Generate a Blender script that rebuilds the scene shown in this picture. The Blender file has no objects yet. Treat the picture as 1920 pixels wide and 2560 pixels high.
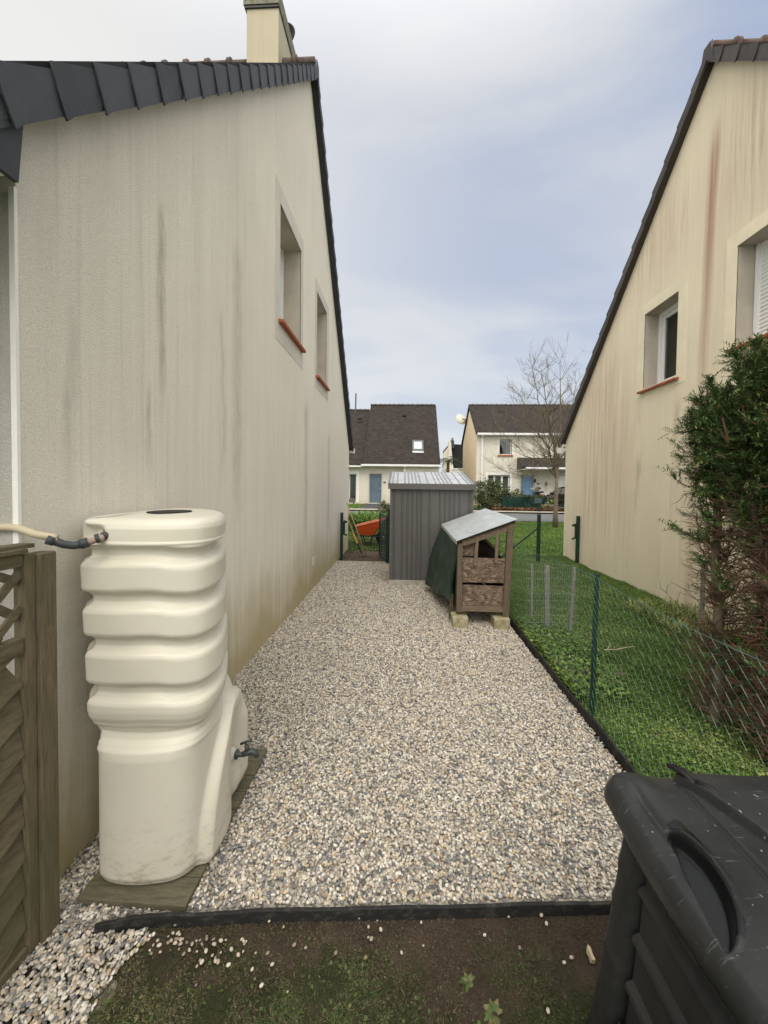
import bpy, bmesh, math, random
import numpy as np
from mathutils import Matrix, Vector
R = math.radians
C = bpy.context.scene.collection
sc = bpy.context.scene
random.seed(7); rng = np.random.default_rng(7)

# ---------------------------------------------------------------- camera
F = 961.0                       # focal length in pixels of the 1920x2560 frame
H = 1.6
YAW, PITCH, ROLL = 0.0489, 0.0273, 0.0125
cam = bpy.data.cameras.new('camera'); co = bpy.data.objects.new('camera', cam); C.objects.link(co)
cam.sensor_fit = 'VERTICAL'; cam.sensor_height = 24.0; cam.lens = F / 2560 * 24.0
cam.clip_start = 0.05; cam.clip_end = 2000
rotm = Matrix.Rotation(YAW, 3, 'Z') @ Matrix.Rotation(R(90) - PITCH, 3, 'X') @ Matrix.Rotation(ROLL, 3, 'Z')
co.matrix_world = Matrix.Translation((0, 0, H)) @ rotm.to_4x4()
_v = rotm.transposed() @ Vector((0, 1, 0))
_u0, _v0 = 960 + F * _v.x / -_v.z, 1280 - F * _v.y / -_v.z
SX, SY = 1007 - _u0, 1215 - _v0          # lens shift in px
cam.shift_x = -SX / 2560; cam.shift_y = SY / 2560
sc.camera = co

# ---------------------------------------------------------------- sky, sun, exposure
SUN_AZ, SUN_EL = R(186), R(56)           # from +Y towards +X
sd = Vector((math.sin(SUN_AZ) * math.cos(SUN_EL), math.cos(SUN_AZ) * math.cos(SUN_EL), math.sin(SUN_EL)))
w = bpy.data.worlds.new('World'); sc.world = w; w.use_nodes = True
nt = w.node_tree; nt.nodes.clear()
def wn(t, **k):
    n = nt.nodes.new(t)
    for a, b in k.items(): setattr(n, a, b)
    return n
def wl(a, b): nt.links.new(a, b)
sky = wn('ShaderNodeTexSky', sky_type='NISHITA', sun_disc=False, sun_elevation=SUN_EL, sun_rotation=SUN_AZ, air_density=1.2, dust_density=2.0)
b1 = wn('ShaderNodeBackground'); b1.inputs[1].default_value = 0.09; wl(sky.outputs[0], b1.inputs[0])
tc = wn('ShaderNodeTexCoord')
sep = wn('ShaderNodeSeparateXYZ'); wl(tc.outputs['Generated'], sep.inputs[0])
def wm(op, a, b=None, clamp=False):
    n = wn('ShaderNodeMath', operation=op, use_clamp=clamp)
    for i, x in enumerate((a, b)):
        if x is None: continue
        if hasattr(x, 'links'): wl(x, n.inputs[i])
        else: n.inputs[i].default_value = x
    return n.outputs[0]
den = wm('ADD', wm('MAXIMUM', sep.outputs[2], 0.0), 0.22)
cx = wm('DIVIDE', sep.outputs[0], den); cy = wm('DIVIDE', sep.outputs[1], den)
cmb = wn('ShaderNodeCombineXYZ'); wl(cx, cmb.inputs[0]); wl(cy, cmb.inputs[1])
mp = wn('ShaderNodeMapping'); mp.inputs['Rotation'].default_value = (0, 0, R(35)); mp.inputs['Scale'].default_value = (0.55, 1.1, 1); mp.inputs['Location'].default_value = (3.4, 1.3, 0); wl(cmb.outputs[0], mp.inputs[0])
n1 = wn('ShaderNodeTexNoise'); n1.inputs['Scale'].default_value = 1.5; n1.inputs['Detail'].default_value = 6; n1.inputs['Roughness'].default_value = 0.5; n1.inputs['Distortion'].default_value = 0.5; wl(mp.outputs[0], n1.inputs[0])
r1 = wn('ShaderNodeValToRGB'); wl(n1.outputs[0], r1.inputs[0])
r1.color_ramp.interpolation = 'EASE'
r1.color_ramp.elements[0].position = 0.40; r1.color_ramp.elements[0].color = (0.48, 0.575, 0.79, 1)
r1.color_ramp.elements[1].position = 0.68; r1.color_ramp.elements[1].color = (0.86, 0.88, 0.92, 1)
# bright cloud at the front left; the sun itself stands behind
dt = wn('ShaderNodeVectorMath', operation='DOT_PRODUCT'); wl(tc.outputs['Generated'], dt.inputs[0]); dt.inputs[1].default_value = Vector((-.62, .60, .62)).normalized()
g = wm('POWER', wm('MAXIMUM', dt.outputs['Value'], 0.0), 4.5)
lowz = wm('POWER', wm('SUBTRACT', 1.0, wm('MAXIMUM', sep.outputs[2], 0.0), True), 2.6)
mx = wn('ShaderNodeMixRGB'); wl(wm('MULTIPLY', g, 1.0, True), mx.inputs[0]); wl(r1.outputs[0], mx.inputs[1]); mx.inputs[2].default_value = (1.16, 1.13, 1.07, 1)
mx2 = wn('ShaderNodeMixRGB'); wl(wm('MULTIPLY', lowz, .88, True), mx2.inputs[0]); wl(mx.outputs[0], mx2.inputs[1]); mx2.inputs[2].default_value = (0.97, 1.0, 1.04, 1)
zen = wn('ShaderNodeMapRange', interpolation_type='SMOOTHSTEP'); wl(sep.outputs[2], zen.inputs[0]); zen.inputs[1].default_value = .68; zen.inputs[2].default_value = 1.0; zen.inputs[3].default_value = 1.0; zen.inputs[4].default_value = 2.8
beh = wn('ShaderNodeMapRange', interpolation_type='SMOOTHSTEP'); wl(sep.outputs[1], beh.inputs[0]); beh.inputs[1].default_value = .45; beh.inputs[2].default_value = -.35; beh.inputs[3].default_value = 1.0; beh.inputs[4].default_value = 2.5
bri = wm('MAXIMUM', zen.outputs[0], beh.outputs[0])  # sky brightened overhead and behind the camera, added to light the walls
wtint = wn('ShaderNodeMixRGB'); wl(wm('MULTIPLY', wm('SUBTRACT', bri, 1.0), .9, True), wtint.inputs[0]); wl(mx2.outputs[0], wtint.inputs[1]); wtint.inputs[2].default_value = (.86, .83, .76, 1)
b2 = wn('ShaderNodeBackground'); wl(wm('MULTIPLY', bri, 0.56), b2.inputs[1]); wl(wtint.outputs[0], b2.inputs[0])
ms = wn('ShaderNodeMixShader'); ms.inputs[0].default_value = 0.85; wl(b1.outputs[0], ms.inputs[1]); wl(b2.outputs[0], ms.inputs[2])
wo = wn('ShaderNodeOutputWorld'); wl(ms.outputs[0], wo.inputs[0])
sl = bpy.data.lights.new('sun', 'SUN'); sl.energy = 1.2; sl.angle = R(45); sl.color = (1, 0.93, 0.82)
so = bpy.data.objects.new('sun', sl); C.objects.link(so)
so.rotation_euler = sd.to_track_quat('Z', 'Y').to_euler()
sc.view_settings.view_transform = 'Standard'; sc.view_settings.look = 'None'
sc.view_settings.exposure = 0.62; sc.view_settings.gamma = 1.0

# ---------------------------------------------------------------- calibrated measuring (photo point -> place)
def ray(px, py):
    return rotm @ Vector(((px - SX - 960) / F, -(py - SY - 1280) / F, -1))
def onz(px, py, z=0.0):
    d = ray(px, py); t = (z - H) / d.z; return Vector((d.x * t, d.y * t, z))
def onx(px, py, x):
    d = ray(px, py); t = x / d.x; return Vector((x, d.y * t, H + d.z * t))
def ony(px, py, y):
    d = ray(px, py); t = y / d.y; return Vector((d.x * t, y, H + d.z * t))
def gz(y):
    t = min(1, max(0, (y - 11) / 13)); return 0.34 * t * t * (3 - 2 * t)

# ---------------------------------------------------------------- mesh helpers
class MB:
    def __init__(s): s.v = []; s.f = []; s.uv = {}
    def add(s, vs, fs):
        o = len(s.v); s.v += [tuple(v) for v in vs]; s.f += [tuple(i + o for i in f) for f in fs]; return s
    def box(s, a, b, bev=0):
        x0, y0, z0 = a; x1, y1, z1 = b
        return s.add([(x0,y0,z0),(x1,y0,z0),(x1,y1,z0),(x0,y1,z0),(x0,y0,z1),(x1,y0,z1),(x1,y1,z1),(x0,y1,z1)],
                     [(0,3,2,1),(4,5,6,7),(0,1,5,4),(1,2,6,5),(2,3,7,6),(3,0,4,7)])
    def bar(s, p, q, w, t, up=(0, 0, 1)):
        p = Vector(p); q = Vector(q); d = (q - p).normalized(); u = Vector(up)
        if abs(d.dot(u)) > .98: u = Vector((1, 0, 0))
        a = d.cross(u).normalized() * w / 2; b = a.cross(d).normalized() * t / 2
        vs = [p-a-b, p+a-b, p+a+b, p-a+b, q-a-b, q+a-b, q+a+b, q-a+b]
        return s.add(vs, [(0,1,2,3),(4,7,6,5),(0,4,5,1),(1,5,6,2),(2,6,7,3),(3,7,4,0)])
    def quad(s, a, b, c, d): return s.add([a, b, c, d], [(0, 1, 2, 3)])
    def tube(s, pts, r, n=8, cap=True):
        pts = [Vector(p) for p in pts]; rs = r if isinstance(r, (list, tuple)) else [r] * len(pts)
        o = len(s.v); pa = None
        for i, p in enumerate(pts):
            d = (pts[min(i+1, len(pts)-1)] - pts[max(i-1, 0)]).normalized()
            if pa is None:
                u = Vector((0, 0, 1)) if abs(d.z) < .9 else Vector((1, 0, 0))
                pa = d.cross(u).normalized()
            pa = (pa - d * pa.dot(d)).normalized(); pb = d.cross(pa)
            for k in range(n):
                t = 2 * math.pi * k / n
                s.v.append(tuple(p + pa * (math.cos(t) * rs[i]) + pb * (math.sin(t) * rs[i])))
        for i in range(len(pts) - 1):
            for k in range(n):
                a = o + i * n + k; b = o + i * n + (k + 1) % n
                s.f.append((a, b, b + n, a + n))
        if cap:
            s.f.append(tuple(o + k for k in range(n))[::-1]); s.f.append(tuple(o + (len(pts)-1) * n + k for k in range(n)))
        return s
    def prism(s, poly, vec):      # poly: list of 3d points, extruded along vec
        n = len(poly); vec = Vector(vec); P = [Vector(p) for p in poly]
        return s.add(P + [p + vec for p in P], [tuple(range(n))[::-1], tuple(range(n, 2*n))] + [(i, (i+1) % n, (i+1) % n + n, i + n) for i in range(n)])
    def lathe(s, prof, c, axis='z', n=20):
        o = len(s.v); c = Vector(c)
        for r, h in prof:
            for k in range(n):
                t = 2 * math.pi * k / n; a, b = r * math.cos(t), r * math.sin(t)
                s.v.append(tuple(c + Vector({'z': (a, b, h), 'y': (a, h, b), 'x': (h, a, b)}[axis])))
        for i in range(len(prof) - 1):
            for k in range(n):
                a = o + i*n + k; b = o + i*n + (k+1) % n; s.f.append((a, b, b+n, a+n))
        s.f.append(tuple(o + k for k in range(n))[::-1]); s.f.append(tuple(o + (len(prof)-1)*n + k for k in range(n)))
        return s
    def build(s, name, mat, parent=None, smooth=False, bevel=0, seg=2, label=None):
        me = bpy.data.meshes.new(name)
        off = Vector(parent.get('_w', (0, 0, 0))) if parent else Vector((0, 0, 0))
        me.from_pydata([tuple(Vector(v) - off) for v in s.v], [], s.f)
        if s.uv:
            ul = me.uv_layers.new(name='UVMap')
            for p in me.polygons:
                if p.index in s.uv:
                    for li, uv in zip(p.loop_indices, s.uv[p.index]): ul.data[li].uv = uv
        me.materials.append(mat)
        bm = bmesh.new(); bm.from_mesh(me); bmesh.ops.recalc_face_normals(bm, faces=bm.faces); bm.to_mesh(me); bm.free()
        if smooth:
            for p in me.polygons: p.use_smooth = True
        o = bpy.data.objects.new(name, me); C.objects.link(o)
        if parent: o.parent = parent; o['_w'] = tuple(off)
        if bevel:
            m = o.modifiers.new('bevel', 'BEVEL'); m.width = bevel; m.segments = seg; m.limit_method = 'ANGLE'; m.angle_limit = R(40)
            if not smooth: m.harden_normals = False
        if label: o['label'] = label
        return o
def tag(o, label, cat, group=None):
    o['label'] = label; o['category'] = cat
    if group: o['group'] = group
    return o
def thing(name, label, cat, loc=(0, 0, 0), group=None):
    o = bpy.data.objects.new(name, None); C.objects.link(o); o.location = loc; o['_w'] = tuple(loc); o.empty_display_size = .1
    return tag(o, label, cat, group)
def struct(o, kind='structure'): o['kind'] = kind; return o

# ---------------------------------------------------------------- material helpers
class M:
    def __init__(s, name, rough=0.8, spec=0.3, metal=0.0):
        s.m = bpy.data.materials.new(name); s.m.use_nodes = True; s.t = s.m.node_tree
        s.b = s.t.nodes['Principled BSDF']; s.b.inputs['Roughness'].default_value = rough
        s.b.inputs['Specular IOR Level'].default_value = spec; s.b.inputs['Metallic'].default_value = metal
        s.tc = s.n('ShaderNodeTexCoord')
    def n(s, t, **k):
        n = s.t.nodes.new(t)
        for a, b in k.items(): setattr(n, a, b)
        return n
    def set(s, sock, x):
        if hasattr(x, 'links'): s.t.links.new(x, sock)
        elif isinstance(x, (tuple, list)) and len(x) == 3 and sock.type == 'RGBA': sock.default_value = (*x, 1)
        else: sock.default_value = x
    def map(s, scale=(1, 1, 1), rot=(0, 0, 0), loc=(0, 0, 0), src='Object'):
        m = s.n('ShaderNodeMapping'); m.inputs['Scale'].default_value = scale; m.inputs['Rotation'].default_value = rot; m.inputs['Location'].default_value = loc
        s.t.links.new(s.tc.outputs[src], m.inputs[0]); return m.outputs[0]
    def noise(s, scale, detail=4, rough=.5, vec=None, dist=0, out=0):
        n = s.n('ShaderNodeTexNoise'); n.inputs['Scale'].default_value = scale; n.inputs['Detail'].default_value = detail; n.inputs['Roughness'].default_value = rough; n.inputs['Distortion'].default_value = dist
        s.t.links.new(vec if vec is not None else s.tc.outputs['Object'], n.inputs['Vector']); return n.outputs[out]
    def vor(s, scale, vec=None, feature='F1', out='Distance'):
        n = s.n('ShaderNodeTexVoronoi', feature=feature); n.inputs['Scale'].default_value = scale
        s.t.links.new(vec if vec is not None else s.tc.outputs['Object'], n.inputs['Vector']); return n.outputs[out]
    def ramp(s, x, stops, interp='LINEAR'):
        r = s.n('ShaderNodeValToRGB'); r.color_ramp.interpolation = interp; s.t.links.new(x, r.inputs[0]); e = r.color_ramp.elements
        while len(e) < len(stops): e.new(0.5)
        for i, (p, c) in enumerate(stops):
            e[i].position = p; e[i].color = (c, c, c, 1) if isinstance(c, (int, float)) else (*c, 1)
        return r.outputs[0]
    def mix(s, fac, a, b, mode='MIX'):
        m = s.n('ShaderNodeMixRGB', blend_type=mode)
        for i, x in enumerate((fac, a, b)): s.set(m.inputs[i], x)
        return m.outputs[0]
    def math(s, op, a, b=0.0, clamp=False):
        m = s.n('ShaderNodeMath', operation=op, use_clamp=clamp); s.set(m.inputs[0], a); s.set(m.inputs[1], b); return m.outputs[0]
    def col(s, x): s.set(s.b.inputs['Base Color'], x); return s
    def rough(s, x): s.set(s.b.inputs['Roughness'], x); return s
    def bump(s, h, strength=.3, dist=.01):
        b = s.n('ShaderNodeBump'); b.inputs['Strength'].default_value = strength; b.inputs['Distance'].default_value = dist
        s.t.links.new(h, b.inputs['Height'])
        if s.b.inputs['Normal'].links: s.t.links.new(s.b.inputs['Normal'].links[0].from_socket, b.inputs['Normal'])
        s.t.links.new(b.outputs[0], s.b.inputs['Normal']); return s
    def xyz(s, k): 
        q = s.n('ShaderNodeSeparateXYZ'); s.t.links.new(s.tc.outputs['Object'], q.inputs[0]); return q.outputs[k]
def simple(name, c, rough=.7, metal=0, var=.15, scale=8, spec=.3, bumps=0, bscale=60):
    m = M(name, rough, spec, metal)
    lo = tuple(x * (1 - var) for x in c); hi = tuple(min(1, x * (1 + var)) for x in c)
    m.col(m.ramp(m.noise(scale, 5, .6), [(.3, lo), (.7, hi)]))
    if bumps: m.bump(m.noise(bscale, 4), bumps, .004)
    return m.m
# ---- walls
def wall_mat(name, base, streak, stain=None, algae=0.0, axis=1, grain=260, streak_amt=.5, extra=None, gr_amt=.3):
    m = M(name, .95, .15)
    sc_ = (1, 6.5, .28) if axis == 1 else (6.5, 1, .28)
    v = m.map(sc_)
    s1 = m.ramp(m.noise(1.5, 6, .65, v), [(.42, 0), (.72, 1)])
    s2 = m.ramp(m.noise(.45, 3, .5), [(.35, 0), (.65, 1)])
    f = m.math('MULTIPLY', m.math('MULTIPLY', s1, m.math('ADD', m.math('MULTIPLY', s2, .75), .25)), streak_amt)
    c = m.mix(m.ramp(m.noise(.8, 4), [(.3, 0), (.7, 1)]), tuple(x * .95 for x in base), tuple(min(1, x * 1.04) for x in base))
    c = m.mix(f, c, streak)
    v2 = m.map((sc_[0] * 3.2, sc_[1] * 3.2, .5))
    c = m.mix(m.ramp(m.noise(1.3, 4, .6, v2), [(.56, 0), (.8, .30)]), c, tuple(x * .55 for x in streak))
    if algae:
        z = m.xyz(2)
        hh = m.math('ADD', z, m.math('ADD', m.math('MULTIPLY', m.noise(.9, 2, .5, m.map((1, 1.2, .5))), -.9), m.math('MULTIPLY', m.noise(14, 6, .7, m.map((1, 2, .5))), -.22)))
        fa = m.math('MULTIPLY', m.ramp(m.math('ADD', hh, .6), [(.14, 1), (.42, .5), (.85, 0)], 'EASE'), algae)
        c = m.mix(fa, c, (.44, .365, .17))
        run = m.math('MULTIPLY', m.ramp(m.noise(2.0, 5, .65, m.map((1, 7, .35), loc=(0, 5, 0))), [(.42, 0), (.62, 1)]), m.ramp(m.math('MULTIPLY', z, .7), [(.0, 1), (.85, 0)], 'EASE'))
        c = m.mix(m.math('MULTIPLY', run, algae * .75), c, (.50, .41, .20))
    if extra: c = extra(m, c)
    gr = m.noise(grain, 3, .6); c = m.mix(m.ramp(gr, [(.36, gr_amt), (.58, 0)]), c, tuple(x * .45 for x in base))
    m.col(c); m.bump(m.noise(grain * .7, 4, .7), 1.0, .008); m.bump(m.noise(3, 3), .12, .03)
    return m.m
def leftx(m, c, off=5.4):      # the olive and grey run-off stains of the left gable
    y, z = m.math('ADD', m.xyz(1), off), m.xyz(2)
    wob = m.math('MULTIPLY', m.math('SUBTRACT', m.noise(2.2, 4, .6, m.map((1, 1, .7))), .5), .16)
    def streak(c, y0, w_, z0, z1, colr, amt):
        d = m.math('ABSOLUTE', m.math('SUBTRACT', m.math('ADD', y, wob), y0))
        a = m.ramp(m.math('DIVIDE', d, w_), [(.0, 1), (1, 0)], 'EASE')
        n_ = m.n('ShaderNodeMapRange', interpolation_type='SMOOTHSTEP'); m.set(n_.inputs[0], z); n_.inputs[1].default_value = z0; n_.inputs[2].default_value = z0 + .5
        n2 = m.n('ShaderNodeMapRange', interpolation_type='SMOOTHSTEP'); m.set(n2.inputs[0], z); n2.inputs[1].default_value = z1; n2.inputs[2].default_value = z1 - .25
        br = m.ramp(m.noise(9, 4, .6, m.map((1, 5, .8))), [(.3, .25), (.6, 1)])
        return m.mix(m.math('MULTIPLY', m.math('MULTIPLY', m.math('MULTIPLY', a, n_.outputs[0]), m.math('MULTIPLY', n2.outputs[0], br)), amt), c, colr)
    c = streak(c, 2.12, .06, 1.9, 3.25, (.33, .31, .16), .6)
    c = streak(c, 2.0, .04, 1.5, 2.2, (.25, .24, .19), .5)
    c = streak(c, 1.52, .05, 1.4, 2.4, (.25, .24, .20), .3)
    c = streak(c, 3.1, .14, 1.2, 3.6, (.40, .36, .24), .45)
    c = streak(c, 2.85, .05, 1.5, 3.0, (.36, .32, .22), .35)
    c = streak(c, 5.35, .16, .6, 2.85, (.34, .31, .25), .5)
    c = streak(c, 7.0, .16, .6, 2.65, (.34, .31, .25), .5)
    return c
def rightx(m, c):     # the long rust coloured run below the verge of the right gable
    y, z = m.math('ADD', m.xyz(1), 5.0), m.xyz(2)
    wob = m.math('MULTIPLY', m.math('SUBTRACT', m.noise(.8, 3), .5), .07)
    d = m.math('ABSOLUTE', m.math('SUBTRACT', m.math('ADD', y, m.math('ADD', wob, m.math('MULTIPLY', z, .035))), 5.13))
    wd = m.ramp(z, [(0, .4), (1, 1)])
    a = m.ramp(m.math('DIVIDE', d, .12), [(.15, 1), (1, 0)], 'EASE')
    n_ = m.n('ShaderNodeMapRange', interpolation_type='SMOOTHSTEP'); m.set(n_.inputs[0], z); n_.inputs[1].default_value = 6.2; n_.inputs[2].default_value = 5.6
    n2 = m.n('ShaderNodeMapRange', interpolation_type='SMOOTHSTEP'); m.set(n2.inputs[0], z); n2.inputs[1].default_value = 2.0; n2.inputs[2].default_value = 5.5; n2.inputs[3].default_value = .3
    fine = m.ramp(m.noise(2, 3, .5, m.map((1, 14, .4))), [(.3, .55), (.6, 1)])
    c = m.mix(m.math('MULTIPLY', m.math('MULTIPLY', a, fine), m.math('MULTIPLY', n_.outputs[0], m.math('MULTIPLY', n2.outputs[0], .8))), c, (.40, .17, .12))
    pk = m.ramp(m.noise(.6, 3, .5, m.map((1, 2.2, .25), loc=(0, 3, 0))), [(.48, 0), (.7, .40)])
    c = m.mix(m.math('MULTIPLY', pk, .5), c, (.55, .38, .28))
    def zone(y0, wy, z0, z1, fx, colr, amt, c):
        a1 = m.ramp(m.math('DIVIDE', m.math('ABSOLUTE', m.math('SUBTRACT', y, y0)), wy), [(0, 1), (1, 0)], 'EASE')
        n_ = m.n('ShaderNodeMapRange', interpolation_type='SMOOTHSTEP'); m.set(n_.inputs[0], z); n_.inputs[1].default_value = z0; n_.inputs[2].default_value = z0 - .4 if z0 < 3.1 else z0 - 1.0
        n2 = m.n('ShaderNodeMapRange', interpolation_type='SMOOTHSTEP'); m.set(n2.inputs[0], z); n2.inputs[1].default_value = z1; n2.inputs[2].default_value = z1 + 1.0
        fn = m.ramp(m.noise(2.2, 6, .7, m.map((1, fx, .32), loc=(0, y0, 0))), [(.42, 0), (.66, 1)])
        return m.mix(m.math('MULTIPLY', m.math('MULTIPLY', m.math('MULTIPLY', a1, n_.outputs[0]), m.math('MULTIPLY', n2.outputs[0], fn)), amt), c, colr)
    c = zone(7.5, 1.4, 4.4, .2, 7, (.62, .40, .30), .62, c)
    c = zone(7.2, 1.1, 4.4, .4, 22, (.50, .34, .25), .45, c)
    c = zone(6.0, 1.3, 6.2, 4.2, 8, (.60, .42, .32), .6, c)
    c = zone(4.4, .8, 6.4, 4.3, 12, (.50, .36, .27), .7, c)
    c = zone(6.25, .14, 3.05, .8, 1.0, (.40, .33, .26), 1.0, c)
    c = zone(5.42, .12, 3.0, 1.0, 1.0, (.42, .35, .28), .9, c)
    return c
m_lwall = wall_mat('render_left', (.90, .85, .755), (.56, .52, .435), algae=.8, streak_amt=.26, extra=leftx, gr_amt=.30)
m_rwall = wall_mat('render_right', (.98, .87, .665), (.80, .60, .46), algae=.10, streak_amt=.42, extra=rightx)
m_facade = wall_mat('render_pale', (.58, .57, .53), (.45, .43, .38), axis=0)
m_far = wall_mat('render_far', (.73, .69, .61), (.6, .54, .44), axis=0, streak_amt=.3, grain=60, algae=.25)
m_farside = wall_mat('render_farside', (.88, .73, .53), (.62, .48, .33), streak_amt=.4, grain=60)
m_surr = simple('smooth_band', (.60, .575, .52), .9, scale=3, var=.07, bumps=.1, bscale=90)
m_surr_r = simple('smooth_band_cream', (.82, .74, .56), .9, scale=3, var=.08, bumps=.1, bscale=90)
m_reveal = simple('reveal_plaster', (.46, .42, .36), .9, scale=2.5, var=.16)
m_whiteband = simple('white_band', (.78, .77, .74), .85, var=.04)
m_white = simple('white_pvc', (.78, .79, .80), .35, var=.03, spec=.5)
m_shut = M('roller_shutter', .5); m_shut.col((.74, .75, .74)); m_shut.bump(m_shut.math('PINGPONG', m_shut.math('MULTIPLY', m_shut.xyz(2), 1), .0225), 1.0, .5); m_shut = m_shut.m
m_sill = simple('terracotta', (.38, .12, .065), .75, var=.25, scale=12, bumps=.3)
def slate(name, c, var=.35):
    m = M(name, .55, .4)
    g = m.n('ShaderNodeNewGeometry').outputs['Random Per Island']
    a = m.ramp(g, [(0, tuple(x * (1 - var) for x in c)), (1, tuple(x * (1 + var) for x in c))])
    m.col(m.mix(m.ramp(m.noise(9, 5, .65), [(.45, 0), (.75, .4)]), a, tuple(x * 1.9 for x in c))); m.bump(m.noise(45, 5), .25, .004); return m.m
m_slate = slate('slate', (.034, .036, .042))
m_slate_r = slate('slate_brown', (.052, .042, .037))
def roof_mat(name, c, bw=.27, bh=.16):
    m = M(name, .85, .2); br = m.n('ShaderNodeTexBrick'); m.t.links.new(m.tc.outputs['UV'], br.inputs['Vector'])
    br.inputs['Color1'].default_value = (*[x * .75 for x in c], 1); br.inputs['Color2'].default_value = (*[x * 1.3 for x in c], 1); br.inputs['Mortar'].default_value = (*[x * .25 for x in c], 1)
    br.inputs['Scale'].default_value = 1; br.inputs['Brick Width'].default_value = bw; br.inputs['Row Height'].default_value = bh; br.inputs['Mortar Size'].default_value = .014; br.inputs['Mortar Smooth'].default_value = .3
    m.col(m.mix(m.ramp(m.noise(1.2, 5, .65, m.map(src='UV')), [(.35, 0), (.7, .45)]), br.outputs[0], tuple(x * .6 for x in c)))
    uvs = m.n('ShaderNodeSeparateXYZ'); m.t.links.new(m.tc.outputs['UV'], uvs.inputs[0])
    saw = m.math('FRACT', m.math('DIVIDE', uvs.outputs[1], bh)); m.bump(saw, .8, .02); return m.m
m_roof = roof_mat('roof_tiles_brown', (.048, .040, .037))
m_roofslate = roof_mat('roof_slates', (.045, .047, .052), .2, .12)
# ---- ground
m = M('ground_turf', 1, .1); m.col(m.mix(m.ramp(m.noise(1.5, 6, .7), [(.4, 0), (.65, 1)]), (.045, .075, .018), (.075, .11, .028))); m.bump(m.noise(30, 5, .7), .8, .03); m_turf = m.m
m = M('soil', .95, .2); a = m.mix(m.ramp(m.noise(6, 8, .7), [(.3, 0), (.7, 1)]), (.080, .058, .042), (.175, .128, .092))
mo_ = m.math('ADD', m.noise(3.2, 7, .75), m.math('MULTIPLY', m.math('SUBTRACT', 1.27, m.xyz(1)), .55))
a = m.mix(m.ramp(mo_, [(.47, 0), (.58, .8)]), a, m.mix(m.noise(60, 4), (.030, .042, .014), (.085, .11, .04))); a = m.mix(m.ramp(m.noise(90, 5, .7), [(.56, 0), (.7, .6)]), a, (.22, .17, .12)); m.col(a)
m.bump(m.noise(120, 6, .75), 1, .012); m.bump(m.noise(30, 5, .65), .8, .03); m_soil = m.m
m = M('gravel_bed', .95, .2); v = m.vor(95, out='Color'); q = m.n('ShaderNodeSeparateXYZ'); m.t.links.new(v, q.inputs[0])
m.col(m.ramp(q.outputs[0], [(0, (.08, .075, .07)), (.4, (.22, .20, .175)), (1, (.40, .37, .32))])); m_gbed = m.m
m = M('asphalt', .9, .2); m.col(m.mix(m.ramp(m.noise(.5, 5), [(.3, 0), (.7, 1)]), (.13, .135, .14), (.20, .205, .21))); m.bump(m.noise(200, 3), .4, .004); m_asph = m.m
m = M('darkpave', .9, .2); m.col(m.mix(m.noise(1, 4), (.05, .05, .052), (.09, .09, .09))); m_dark = m.m
m_pave = simple('pavement', (.42, .37, .31), .9, scale=2)
m = M('pebble', .6, .35); oi = m.n('ShaderNodeObjectInfo')
cc = m.ramp(oi.outputs['Random'], [(0, (.035, .038, .045)), (.10, (.09, .10, .115)), (.20, (.19, .195, .20)), (.32, (.32, .28, .225)), (.50, (.44, .38, .30)), (.66, (.55, .50, .42)), (.80, (.70, .67, .61)), (.88, (.46, .33, .17)), (.93, (.24, .17, .125)), (1, (.62, .60, .57))])
m.col(m.mix(m.ramp(m.noise(90, 3), [(.4, 0), (.75, .35)]), cc, (.75, .72, .66))); m_peb = m.m
# ---- wood, plastic, metal
def wood(name, c, sc_=(1, 1, 1), rough=.9, dark=.45, green=0):
    m = M(name, rough, .15)
    v = m.map(sc_); n1 = m.noise(14, 7, .7, v, .4); n2 = m.noise(2.5, 4)
    a = m.ramp(n1, [(.25, tuple(x * dark for x in c)), (.5, c), (.75, tuple(min(1, x * 1.45) for x in c))])
    if green: a = m.mix(m.ramp(n2, [(.4, 0), (.7, green)]), a, (.085, .095, .05))
    m.col(a); m.bump(n1, .5, .004); return m.m
m_woodv = wood('weathered_wood_upright', (.145, .115, .076), (6, 6, .6), green=.6)
m_woody = wood('weathered_wood_board', (.13, .104, .07), (6, .8, 3), green=.6)
m_woodx = wood('weathered_wood_cross', (.12, .095, .065), (.8, 6, 6), green=.4)
m_hutv = wood('hutch_wood', (.14, .108, .08), (7, 7, .7))
m_huth = wood('hutch_wood_rail', (.175, .135, .10), (.8, 7, 7))
m_plank = wood('platform_wood', (.13, .115, .08), (1, 8, 4), green=.5)
m_stake = wood('stake_wood', (.24, .235, .22), (7, 7, .7))
m_handle = wood('tool_wood', (.34, .27, .17), (5, 5, 1))
m = M('flake_board', .9, .15)
def flake(seed):
    return m.vor(26, m.map((1, .1, 2.2), rot=(0, R((20, 75, 130)[seed]), 0), loc=(seed, 0, 2 * seed)), out='Color')
q1 = m.n('ShaderNodeSeparateXYZ'); m.t.links.new(flake(1), q1.inputs[0]); q2 = m.n('ShaderNodeSeparateXYZ'); m.t.links.new(flake(2), q2.inputs[0])
a = m.ramp(q1.outputs[0], [(0, (.085, .058, .044)), (.5, (.17, .12, .09)), (.8, (.21, .16, .125)), (1, (.32, .255, .19))])
b_ = m.ramp(q2.outputs[1], [(0, (.09, .062, .046)), (.6, (.16, .12, .095)), (1, (.28, .22, .16))])
m.col(m.mix(m.ramp(m.noise(9, 4, .6), [(.45, 0), (.55, 1)]), a, b_)); m.bump(q1.outputs[0], .3, .004); m_osb = m.m
m = M('tank_plastic', .42, .4)
c = m.mix(m.ramp(m.noise(3, 4), [(.3, 0), (.7, 1)]), (.60, .57, .485), (.65, .62, .535))
zz = m.xyz(2)
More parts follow.
